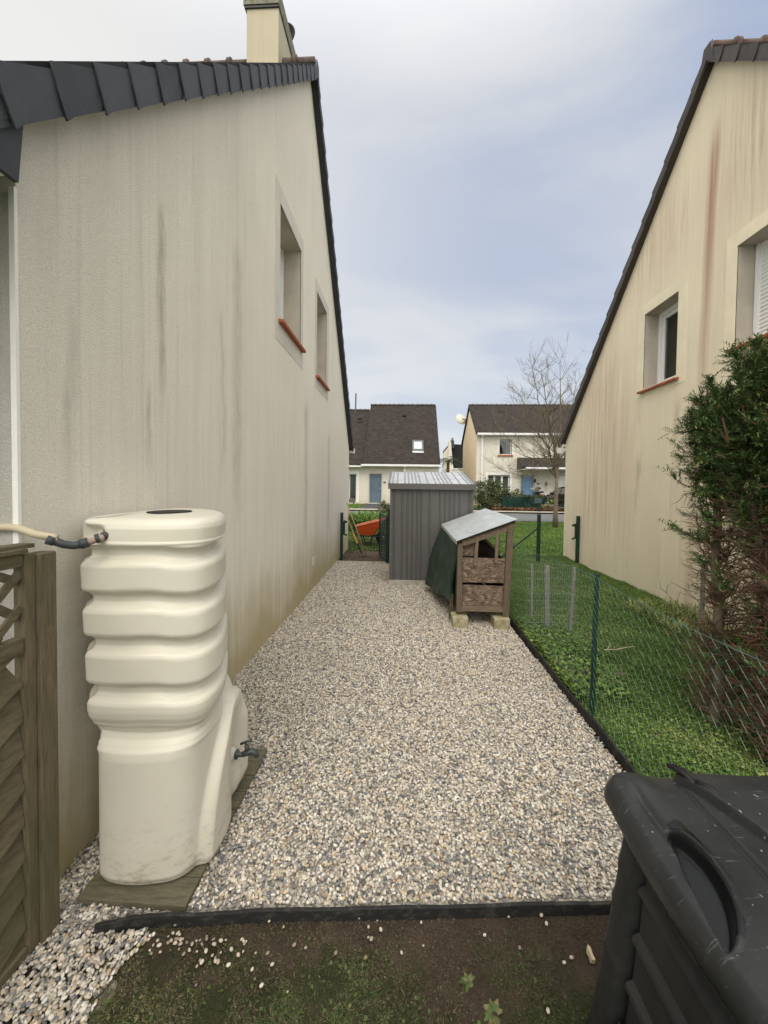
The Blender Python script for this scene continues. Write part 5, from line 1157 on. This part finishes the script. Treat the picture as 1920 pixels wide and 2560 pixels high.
# ---------------- wheelbarrow
wbx = thing('wheelbarrow', 'orange wheelbarrow parked on the grass behind the open gate', 'wheelbarrow', (-.9, 10.4, 0))
Y = 10.4; b = MB()
top = [(-1.24, Y - .27, .50), (-.50, Y - .30, .70), (-.44, Y, .73), (-.50, Y + .30, .70), (-1.24, Y + .27, .50), (-1.28, Y, .49)]
bot = [(-1.12, Y - .18, .27), (-.78, Y - .17, .27), (-.74, Y, .28), (-.78, Y + .17, .27), (-1.12, Y + .18, .27), (-1.14, Y, .27)]
inn = [(a + (.02 if a < -.9 else -.02), y + (.02 if y < Y else -.02 if y > Y else 0), z - .01) for a, y, z in top]; inb = [(a, y * 1.0, z + .03) for a, y, z in bot]
b.v = top + bot + inn + inb
for i in range(6):
    j = (i + 1) % 6; b.f += [(i, j, j + 6, i + 6), (i, i + 12, j + 12, j), (i + 12, i + 18, j + 18, j + 12)]
b.f += [(6, 7, 8, 9, 10, 11), (23, 22, 21, 20, 19, 18)]; b.build('tray', m_orange, wbx, bevel=.012)
b = MB(); b.tube([(a, y, z + .004) for a, y, z in top + [top[0]]], .014, 6); b.build('rim', simple('tray_rim', (.62, .28, .16), .5), wbx, smooth=True)
b = MB()
for s_ in (-1, 1):
    b.tube([(-1.72, Y + s_ * .26, .62 if False else .56), (-1.45, Y + s_ * .25, .45), (-1.15, Y + s_ * .2, .255), (-.75, Y + s_ * .14, .24), (-.50, Y + s_ * .06, .20)], .016, 8)
    b.tube([(-1.1, Y + s_ * .2, .25), (-1.02, Y + s_ * .22, .01), (-.86, Y + s_ * .22, .01), (-.80, Y + s_ * .2, .25)], .014, 8)
b.tube([(-.52, Y - .05, .2), (-.52, Y + .05, .2)], .012, 6); b.build('frame', m_black, wbx, smooth=True)
wl_ = MB().lathe([(.08, -.03), (.16, -.045), (.19, -.02), (.19, .02), (.16, .045), (.08, .03)], (-.52, Y, .19), 'y', 24).build('wheel', m_rubber, wbx, smooth=True); MB().lathe([(.02, -.035), (.085, -.02), (.085, .02), (.02, .035)], (-.52, Y, .19), 'y', 16).build('hub', m_rim, wl_)
# tools
tool = thing('garden_hoe', 'long wooden handled hoe leaning on the left gate post', 'hoe', (-.79, 8.55, 0))
MB().tube([(-1.27, 8.72, 1.20), (-.80, 8.52, .03)], .013, 8).build('handle', m_handle, tool, smooth=True); b = MB(); b.bar((-.90, 8.50, .03), (-.70, 8.56, .06), .05, .012); b.tube([(-.81, 8.53, .06), (-.79, 8.52, .03)], .012, 6); b.build('blade', m_steel, tool)
tool = thing('garden_fork', 'garden fork with yellow and black shaft leaning beside the hoe', 'garden fork', (-.87, 8.6, 0))
MB().tube([(-1.24, 8.68, .86), (-1.115, 8.65, .53)], .014, 8).build('handle', m_handle, tool); MB().tube([(-1.115, 8.65, .53), (-1.01, 8.62, .29)], .02, 10).build('grip', m_yellow, tool); MB().tube([(-1.01, 8.62, .29), (-.90, 8.58, .06)], .015, 8).build('shaft', m_black, tool)
b = MB(); 
for k in range(4): b.tube([(-.90, 8.58, .06), (-.90 + k * .03, 8.56 - k * .02, .03), (-.84 + k * .02, 8.55 - k * .02, -.01)], .006, 5)
b.build('tines', m_steel, tool)
tag(MB().box((-1.32, 21.5 - .12, gz(21.5) + .55), (-1.0, 21.5 + .1, gz(21.5) + .8)).build('tmp', m_steel, None), 'x', 'x') if False else None
q = ony(882, 1251, 23.0); mb_ = thing('mailbox', 'grey mailbox on a post in front of the far white house', 'mailbox', (q.x, 23, gz(23)))
MB().box((q.x - .22, 22.9, q.z - .13), (q.x + .14, 23.1, q.z + .12)).build('box', simple('mail_grey', (.12, .11, .10), .5), mb_, bevel=.01); MB().box((q.x + .02, 22.97, gz(23) - .05), (q.x + .08, 23.03, q.z - .13)).build('post', m_steel, mb_)

# ================================================================ PLANTS
def tree_mesh(b, p, d, L_, r, depth, spread=.5, segs=5, upw=.12, out=None):
    pts = [p.copy()]; rs = [r]; dd = d.copy()
    for i in range(segs):
        dd = (dd + Vector((random.gauss(0, .11), random.gauss(0, .11), random.gauss(0, .07) + upw))).normalized(); pts.append(pts[-1] + dd * L_ / segs); rs.append(r * (1 - .55 * (i + 1) / segs))
    b.tube(pts, rs, 6 if r > .02 else 3, cap=False)
    if out is not None and depth <= 1: out += pts[1:]
    if depth <= 0: return
    n_ = random.choice((3, 4, 4)) if depth > 1 else random.choice((3, 4))
    for k in range(n_):
        i = random.randint(1, segs); ax = Vector((random.gauss(0, 1), random.gauss(0, 1), random.gauss(0, .5))); nd = (dd + ax.normalized() * spread * random.uniform(.7, 1.5)).normalized()
        tree_mesh(b, pts[i], nd, L_ * random.uniform(.5, .72), max(.0035, rs[i] * .62), depth - 1, spread, segs, upw, out)
bt = thing('bare_tree', 'leafless street tree rising from the lawn in front of the two storey house', 'tree', (6.02, 15.5, .1))
random.seed(21)
b = MB(); base = Vector((6.03, 15.45, gz(15.5) - .1)); fork = ony(1383, 1135, 15.45); q = ony(1390, 1240, 15.45)
b.tube([base + Vector((0, 0, 0)), base.lerp(q, .5), q, ony(1392, 1190, 15.45)], [.115, .085, .075, .07], 12)
b.build('trunk', m_bark, bt, smooth=True)
b = MB(); f0 = ony(1391, 1192, 15.45)
limbs = [((1388, 1150), (1370, 1040), (1352, 930), 0.051), ((1395, 1140), (1402, 1030), (1400, 910), 0.048), ((1372, 1120), (1325, 1060), (1300, 990), 0.036), ((1398, 1130), (1425, 1050), (1440, 960), 0.033), ((1380, 1165), (1310, 1140), (1260, 1085), 0.030), ((1405, 1150), (1435, 1110), (1452, 1060), 0.027), ((1370, 1170), (1310, 1190), (1260, 1175), 0.024), ((1386, 1110), (1345, 1000), (1330, 920), 0.030)]
for k, (a, c, e_, r) in enumerate(limbs):
    yo = random.uniform(-1.3, 1.3); P = [f0, ony(*a, 15.45 + yo * .2), ony(*c, 15.45 + yo * .7), ony(*e_, 15.45 + yo)]
    Q = []
    for i in range(3):
        for t in (0, .33, .66): Q.append(P[i].lerp(P[i+1], t) + Vector((random.gauss(0, .03), random.gauss(0, .03), random.gauss(0, .03))))
    Q.append(P[3]); rs = [r * (1 - .82 * i / 9) for i in range(10)]
    b.tube(Q, rs, 7, cap=False)
    for i in range(2, 10):
        for _ in range(3):
            d = (Q[i] - Q[i-1]).normalized(); ax = Vector((random.gauss(0, 1), random.gauss(0, .8), random.gauss(0, .6))).normalized()
            tree_mesh(b, Q[i], (d + ax * .9).normalized(), random.uniform(.6, 1.15) * (1.15 - .05 * i), rs[i] * .45 + .004, 2, .6, 4, .05)
b.build('branches', m_bark, bt)

# conifer at the right
def spray(P, D, n, L0, W0):
    """flat fern-like sprays made of small scales"""
    V = []; 
    base = np.array(P); d = unit(np.array(D)); k = len(base)
    side = unit(np.cross(d, rng.normal(size=(k, 3)) * .6 + np.array([0, 0, 1.0])))
    bs, ds, ls, ws, tn = [], [], [], [], []
    Ls = rng.uniform(.7, 1.3, k) * L0; tone = np.clip(rng.normal(.5, .25, k), 0, 1)
    for j in range(n):
        t = (j + .5) / n; s_ = -1 if j % 2 else 1
        bs.append(base + d * (Ls * t)[:, None] - np.array([0, 0, 1.0]) * (Ls * t * t * .15)[:, None]); ds.append(unit(d * .8 + side * s_ * .75 + rng.normal(size=(k, 3)) * .15)); ls.append(Ls * (.42 * (1 - t * .6))); ws.append(np.full(k, W0)); tn.append(tone + rng.normal(size=k) * .12)
    bs.append(base); ds.append(d); ls.append(Ls); ws.append(np.full(k, W0 * .8)); tn.append(tone)
    V, Fc = leaves(np.concatenate(bs), np.concatenate(ds), np.concatenate(ls), np.concatenate(ws), .1)
    return V, Fc, np.repeat(np.clip(np.concatenate(tn), 0, 1), 2)
cn = thing('conifer_hedge', 'conifer hedge at the right edge, green on top and bare brown twigs below', 'conifer', (2.3, 2.4, 0))
random.seed(5)
b = MB(); trunks = [((2.20, 2.32), (2.26, 2.62, 1.95)), ((2.40, 2.2), (2.38, 2.6, 2.2)), ((2.2, 2.0), (2.40, 2.25, 1.8)), ((2.45, 2.5), (2.5, 2.7, 2.5)), ((2.7, 2.2), (2.75, 2.3, 2.5)), ((2.15, 2.7), (2.3, 3.0, 2.2)), ((3.0, 2.6), (3.0, 2.7, 2.5))]
tb = MB(); twigpts = []; GP = []; GD = []
for (x0, y0), (x1, y1, z1) in trunks:
    pts = [Vector((x0, y0, -.05)).lerp(Vector((x1, y1, z1)), t) + Vector((random.gauss(0, .02), random.gauss(0, .02), 0)) for t in lin(0, 1, 9)]
    tb.tube(pts, [.034 * (1 - .8 * i / 8) + .006 for i in range(9)], 8)
    for i in range(290):
        t = random.uniform(.04, 1); q = pts[0].lerp(pts[-1], t); j = min(7, int(t * 8)); q = pts[j].lerp(pts[j+1], t * 8 - j)
        a = random.uniform(0, 6.28); L_ = random.uniform(.18, .50) * (1.05 - .55 * t)
        d = Vector((math.cos(a), math.sin(a), random.uniform(-.1, .75)))
        if q.x + d.x * L_ < 2.16: L_ *= .3
        w_ = []; dd = d.normalized(); p_ = q.copy(); w_.append(p_.copy())
        for s_ in range(4): dd = (dd + Vector((random.gauss(0, .22), random.gauss(0, .22), random.gauss(0, .15) + .08))).normalized(); p_ = p_ + dd * L_ / 4; w_.append(p_.copy())
        b.tube(w_, [.006, .005, .004, .003, .0018], 4, cap=False)
        for s_ in (1, 2, 3, 4):
            for _ in range(2):
                sd_ = (dd + Vector((random.gauss(0, .8), random.gauss(0, .8), random.gauss(0, .6)))).normalized(); e_ = w_[s_] + sd_ * random.uniform(.06, .16); m_ = w_[s_].lerp(e_, .5) + Vector((random.gauss(0, .012), random.gauss(0, .012), random.gauss(0, .012)))
                b.tube([w_[s_], m_, e_], [.0028, .002, .001], 3, cap=False)
                hgt = e_.z + random.gauss(0, .22) + (.35 if e_.x > 2.0 and e_.y < 2.2 else 0) * 0
                if (hgt > 1.68 and e_.x < 2.45 and random.random() < .95) or hgt > 2.2 or random.random() < .025:
                    for _g in range(5): GP.append(tuple(w_[s_].lerp(e_, random.random()))); GD.append(tuple(sd_ + Vector((random.gauss(0, .45), random.gauss(0, .45), random.gauss(0, .4) + .35))))
# the long green sprig reaching left, and tufts down the left side
def sprig(pa, pb, n_):
    pa, pb = Vector(pa), Vector(pb); pts = [pa.lerp(pb, t) + Vector((0, 0, .03 * math.sin(t * 3))) for t in lin(0, 1, 8)]
    b.tube(pts, [.006 * (1 - .8 * i / 7) + .001 for i in range(8)], 4, cap=False)
    for i in range(n_):
        t = random.uniform(.35, 1); q = pa.lerp(pb, t) + Vector((0, 0, .03 * math.sin(t * 3))); GP.append(tuple(q)); d = (pb - pa).normalized(); GD.append(tuple(d + Vector((random.gauss(0, .35), random.gauss(0, .35), random.gauss(0, .45)))))
sprig((2.1, 2.6, 1.15), ony(1672, 1319, 2.45), 40); sprig((2.1, 2.6, 1.5), ony(1770, 1230, 2.5), 40); sprig((2.1, 2.6, 1.8), ony(1742, 1150, 2.5), 50); sprig((2.1, 2.6, 1.9), ony(1755, 1040, 2.5), 50); sprig((2.1, 2.6, 1.9), ony(1775, 955, 2.5), 60)
sprig((2.2, 2.6, 2.0), ony(1840, 890, 2.5), 60); sprig((2.2, 2.6, 2.0), ony(1900, 860, 2.5), 60); sprig((2.15, 2.5, .95), ony(1745, 1400, 2.45), 26); sprig((2.2, 2.6, .8), ony(1790, 1440, 2.5), 26); sprig((2.1, 2.6, 1.3), ony(1760, 1290, 2.45), 36)
keepg = []
tb.build('trunk', m_bark, cn, smooth=True); b.build('twigs', m_twig, cn)
GPa, GDa = np.array(GP), np.array(GD); V, Fc, tn = spray(GPa, GDa, 9, .085, .0065); np_mesh('foliage', V, Fc, tn, m_con, parent=cn)
# brown dead scraps on the lower twigs
idx = rng.integers(0, len(b.v), 1500); P = np.array(b.v)[idx]; P = P[P[:, 2] < 1.5]
V, Fc = leaves(P, rng.normal(size=(len(P), 3)), rng.uniform(.01, .03, len(P)), rng.uniform(.006, .014, len(P)), .3); np_mesh('dead_leaves', V, Fc, rng.random(len(P) * 2), m_dead, parent=cn)

def leaf_bush(name, c, rad, n, mat, label, cat, leaf=(.05, .09, .025), up=.3, flatb=True, group=None, twig=True):
    c = np.array(c); th = thing(name, label, cat, tuple(c - np.array([0, 0, rad[2]])), group)
    k = int(n / 14); d = unit(rng.normal(size=(k, 3))); rr = rng.random(k) ** .4; bump = 1 + .22 * np.sin(d[:, 0] * 6 + 1) * np.sin(d[:, 1] * 5 + d[:, 2] * 4)
    cen = c + d * rr[:, None] * bump[:, None] * np.array(rad) * .9
    P = np.repeat(cen, 14, 0) + rng.normal(size=(k * 14, 3)) * np.array(rad) * .085; D = unit(P - c + np.array([0, 0, -rad[2] * .3])) + rng.normal(size=P.shape) * .6 + np.array([0, 0, up])
    P[:, 2] = np.maximum(P[:, 2], c[2] - rad[2] * .98)
    V, Fc = leaves(P, D, rng.uniform(leaf[0], leaf[1], len(P)), rng.uniform(.7, 1.3, len(P)) * leaf[2], .15)
    tone = np.repeat(np.clip(np.repeat(rng.normal(.45, .25, k), 14) + rng.normal(size=len(P)) * .15, 0, 1), 2)
    np_mesh('foliage', V, Fc, tone, mat, parent=th)
    if twig:
        b = MB(); bs = Vector(tuple(c - np.array([0, 0, rad[2]])))
        for i in range(14): e_ = Vector(tuple(cen[rng.integers(0, k)])); b.tube([bs, bs.lerp(e_, .5) + Vector((0, 0, .05)), e_], [.02, .012, .005], 4, cap=False)
        b.build('stems', m_bark, th)
    return th
g = .33
q = ony(1200, 1235, 22.5); leaf_bush('shrub', (5.1, 22.7, 1.15), (1.25, .9, .98), 9000, m_bush, 'large rounded evergreen shrub in front of the two storey house, right behind the shed', 'shrub', (.06, .12, .05))
leaf_bush('shrub', (6.5, 22.6, .85), (.9, .6, .62), 4500, m_bush, 'lower dark shrub to the right of the large rounded shrub', 'shrub', (.06, .11, .045))
leaf_bush('shrub', (7.7, 22.5, .75), (.7, .5, .45), 3000, m_bush, 'low shrub at the right end behind the green mesh, near the blue door', 'shrub', (.05, .09, .04))
leaf_bush('shrub', (-.72, 15.6, .50), (.42, .4, .52), 3200, leafmat('reddish_leaves', (.06, .07, .03), (.16, .15, .08), (.28, .17, .14)), 'reddish green bush left of the shed in front of the white house', 'shrub', (.04, .08, .022))
# agapanthus row
def strap_plant(c, n, L_, label, mat=m_agap, wd=.045, group='strap leaved clumps behind the wheelbarrow'):
    t = rng.uniform(0, 6.28, n); el = rng.uniform(.9, 3.2, n); P = np.tile(np.array(c), (n, 1)) + rng.normal(size=(n, 3)) * np.array([.12, .12, 0]); D = np.stack([np.cos(t), np.sin(t), el], 1)
    V, Fc = leaves(P, D, rng.uniform(.7, 1.15, n) * L_, np.full(n, wd), .3); o = np_mesh('strap_leaf_plant', V, Fc, np.repeat(rng.random(n), 2), mat); tag(o, label, 'plant', group); return o
ag = [(-2.25, 14.1), (-1.9, 13.8), (-1.55, 14.2), (-1.2, 13.7), (-.95, 14.3), (-.7, 13.9), (-1.75, 14.7), (-1.1, 14.9)]
for i, (x, y) in enumerate(ag): strap_plant((x, y, gz(y) - .05), 130, .92, 'strap leaved green clump in the row growing behind the orange wheelbarrow')
strap_plant((7.05, 22.0, .9), 60, .5, 'spiky dark plant standing above the shrubs under the ground floor window', m_palm, .05, None)
strap_plant((7.9, 21.5, .35), 110, .55, 'pale tufted grassy plant in the bed beside the road', leafmat('pale_tuft', (.12, .13, .05), (.30, .27, .12)), .03, None)
n = 9000; y = rng.uniform(21.0, 21.9, n); x = rng.uniform(5.0, 10.3, n); sward('leaf_litter', x, y, np.full(n, .33) + rng.random(n) * .12, .05, .10, .05, m_dead, lean=1.4, clover=0, droop=.1)
# mesh fence along the far bed
mf = thing('mesh_fence', 'low dark green mesh fence in front of the shrubs across the road', 'fence', (7, 22, g))
mm_ = M('green_screen', .7, .2); mm_.col((.012, .05, .04)); mm_.b.inputs['Alpha'].default_value = .55
MB().box((5.6, 21.90, .33), (7.95, 21.905, 1.06)).build('screen', mm_.m, mf); b = MB()
for x in (5.6, 6.8, 7.9): b.box((x - .03, 21.86, .25), (x + .03, 21.90, 1.1))
b.build('posts', m_green, mf)
q = ony(1348, 1270, 20.9); gp_ = thing('utility_box', 'dark green box on a post at the roadside in front of the scooter', 'box', (q.x, 20.9, .33)); MB().box((q.x - .07, 20.85, .30), (q.x + .05, 20.95, .76)).build('post', m_green, gp_); MB().box((q.x - .28, 20.8, .76), (q.x + .10, 20.98, 1.02)).build('box', simple('slate_blue', (.05, .08, .085), .5), gp_, bevel=.02)
pt = thing('planter', 'round white planter with a spiky plant beside the parked car', 'planter', (8.55, 22.6, .34)); MB().lathe([(.30, 0), (.42, .26), (.45, .30), (.40, .30)], (8.4, 22.2, .34), 'z', 20).build('pot', simple('pot_white', (.45, .44, .42)), pt, smooth=True)
n = 60; t = rng.uniform(0, 6.28, n); V, Fc = leaves(np.tile([8.4, 22.2, .62], (n, 1)), np.stack([np.cos(t) * .6, np.sin(t) * .6, np.full(n, 1.0)], 1), rng.uniform(.35, .6, n), np.full(n, .05), .2); np_mesh('foliage', V, Fc, rng.random(n * 2), m_agap, parent=pt)
# palm behind
pm = thing('palm', 'palm fronds showing behind the roof edge of the white house', 'palm', (3.9, 34, g)); b = MB(); b.tube([(3.9, 34, .3), (3.95, 34, 3.9)], [.18, .12], 8); b.build('trunk', m_bark, pm)
P, D, Ls = [], [], []
for k in range(15):
    a = k * 2.4; el = random.uniform(-.1, .9); pts = []; d = Vector((math.cos(a), math.sin(a), el)).normalized(); p_ = Vector((3.95, 34, 3.85))
    for s_ in range(16):
        d = (d + Vector((0, 0, -.075))).normalized(); p_ = p_ + d * .11; sdv = d.cross(Vector((0, 0, 1))).normalized()
        for sg in (-1, 1): P.append(tuple(p_)); D.append(tuple(sdv * sg + d * .7 - Vector((0, 0, .3)))); Ls.append(.32 * (1 - s_ / 22))
V, Fc = leaves(np.array(P), np.array(D), np.array(Ls), np.full(len(P), .05), .3); np_mesh('fronds', V, Fc, rng.random(len(P) * 2), m_palm, parent=pm)
# grasses at the foot of the right house near the hedge, stray long stalks
n = 900; x = rng.uniform(3.0, 3.66, n); y = rng.uniform(4.2, 5.3, n); sward('tall_grass', x, y, np.full(n, .03), .12, .3, .008, leafmat('straw_grass', (.10, .15, .03), (.28, .30, .12)), lean=.5, clover=0, droop=.5)
n = 1500; x = rng.uniform(1.34, 1.9, n); y = rng.uniform(3.2, 4.6, n); sward('tall_grass', x, y, np.full(n, .0), .06, .16, .010, m_grass, lean=.7, clover=.4, droop=.5)
p = onz(1790, 1500); b = MB(); b.bar((3.45, 4.55, 0), (3.45, 4.55, .80), .035, .03, up=(0, 1, 0)); tag(b.build('wooden_stake', m_stake, None), 'dark wooden stake in front of the cream wall beside the conifer', 'stake')
b = MB(); b.bar(onz(1665, 1522), onz(1710, 1546), .03, .05); tag(b.build('border_board', m_woodx, None), 'small grey board at the foot of the cream wall', 'board')

# ================================================================ VEHICLES
car = thing('parked_car', 'dark parked car half hidden behind the cream house, on the driveway', 'car', (9.4, 21.5, gz(21.5)))
zg = .35; CXL, CXR = 8.62, 10.4; yf, yb2 = 23.9, 19.6
side = [(yf, .55), (yf + .02, .75), (yf - .15, .92), (yf - .95, 1.02), (yf - 1.55, 1.42), (yf - 2.3, 1.52), (yf - 3.3, 1.50), (yf - 4.0, 1.15), (yb2, 1.0), (yb2 - .02, .5), (yb2 + .2, .28), (yf - .3, .26)]
side = [(y, z * .87) for y, z in side]; b = MB(); nS = len(side)
for x, ins in ((CXL + .10, .03), (CXL, 0), (CXR, 0), (CXR - .10, .03)):
    for y, z in side:
        cab = max(0, z - 1.0) * .45; xx = x + cab if x < 9.4 else x - cab
        b.v.append((xx, y, zg + z - (.02 if ins else 0)))
for r_ in range(3):
    for i in range(nS): b.f.append((r_*nS+i, r_*nS+(i+1) % nS, (r_+1)*nS+(i+1) % nS, (r_+1)*nS+i))
b.f += [tuple(range(nS)), tuple(3*nS+i for i in range(nS))]; b.build('body', m_paint, car, bevel=.03)
b = MB(); cx_ = CXL + .06
for poly in ([(yf - 1.2, 1.05), (yf - 1.65, 1.38), (yf - 2.3, 1.44), (yf - 2.3, 1.05)], [(yf - 2.4, 1.05), (yf - 2.4, 1.44), (yf - 3.2, 1.42), (yf - 3.6, 1.08)]):
    b.prism([(CXL - .012 + max(0, z * .87 - 1.0) * .45, y, zg + z * .87) for y, z in poly], (.02, 0, 0))
b.build('side_window', m_glass if False else simple('tinted_glass', (.02, .025, .03), .08, spec=.9), car)
for y in (yf - .85, yb2 + .85):
    w_ = MB().lathe([(.22, -.09), (.31, -.10), (.335, -.05), (.335, .10)], (CXL + .06, y, zg + .33), 'x', 28).build('wheel', m_rubber, car, smooth=True)
    rm = MB().lathe([(.05, -.105), (.06, -.11), (.04, -.07)], (CXL + .06, y, zg + .33), 'x', 12)
    for k in range(5):
        a = k * 1.257; rm.bar((CXL - .05, y + .04 * math.cos(a), zg + .33 + .04 * math.sin(a)), (CXL - .035, y + .22 * math.cos(a), zg + .33 + .22 * math.sin(a)), .05, .02, up=(1, 0, 0))
    rm.lathe([(.21, -.10), (.235, -.105), (.235, -.06)], (CXL + .06, y, zg + .33), 'x', 24); rm.build('rim', m_rim, w_)
MB().box((CXL - .10, yf - 1.25, zg + .9), (CXL + .02, yf - 1.1, zg + 1.0)).build('mirror', m_paint, car, bevel=.02)
MB().box((CXL - .005, yf - .25, zg + .72), (CXL + .2, yf + .01, zg + .82)).build('headlight', m_rim, car, bevel=.02)
MB().box((CXL - .005, yb2 - .015, zg + .85), (CXL + .3, yb2 + .12, zg + .95)).build('tail_light', m_red, car, bevel=.02)

mo = thing('motor_scooter', 'touring motor scooter with tinted windscreen and red rear light by the blue door', 'scooter', (8.2, 23.2, gz(23.2)))
def S(px, py, dy=0): return ony(px, py, 23.0 + dy)
b = MB(); b.prism([S(1333, 1243), S(1337, 1229), S(1345, 1227), S(1352, 1235), S(1352, 1250), S(1334, 1252)], (0, .35, 0)); b.prism([S(1331, 1245), S(1336, 1232), S(1342, 1240), S(1340, 1262), S(1332, 1262)], (0, .25, 0)); b.build('body', m_paint, mo, bevel=.03)
MB().prism([S(1336, 1229), S(1338, 1220), S(1342, 1216.5), S(1348, 1217), S(1350, 1223), S(1346, 1228)], (0, .03, -.0)).build('windscreen', simple('tinted_screen', (.13, .12, .11), .15, spec=.7), mo)
b = MB(); b.prism([S(1347, 1237, -.15), S(1362, 1236, -.15), S(1365, 1243, -.15), S(1364, 1248, -.15), S(1350, 1247, -.15)], (0, .45, 0)); tcs = b.build('top_case', simple('case_black', (.02, .02, .022), .35), mo, bevel=.03)
MB().prism([S(1348, 1239.5, -.17), S(1355, 1244, -.17), S(1363, 1244, -.17), S(1363, 1242, -.17), S(1356, 1241.5, -.17), S(1350, 1237.5, -.17)], (0, .02, 0)).build('rear_light', m_red, tcs)
MB().prism([S(1351, 1229, -.1), S(1359, 1228, -.1), S(1360, 1232, -.1), S(1352, 1233, -.1)], (0, .35, 0)).build('backrest', m_black, mo, bevel=.02)
b = MB(); b.tube([S(1331, 1225), S(1336, 1230)], .012, 6); b.build('handlebar', m_black, mo); c = S(1329.5, 1222); MB().lathe([(.02, -.03), (.065, -.02), (.065, .02), (.02, .03)], c, 'y', 14).build('mirror', m_rim, mo)
c = S(1350, 1220.5); MB().lathe([(.02, -.03), (.055, -.02), (.055, .02), (.02, .03)], c, 'y', 14).build('mirror', m_black, mo)
for px in (1336, 1356):
    c = S(px, 1256, .1); MB().lathe([(.14, -.06), (.23, -.06), (.25, 0), (.23, .06), (.14, .06)], (c.x, c.y, gz(23) + .26), 'y', 22).build('wheel', m_rubber, mo, smooth=True)
b = MB(); b.tube([S(1350, 1240), S(1352, 1248), S(1356, 1257)], .03, 6); b.build('fork', m_rim, mo)

for o in list(bpy.data.objects):
    if '_w' in o.keys(): del o['_w']
bpy.context.view_layer.update()
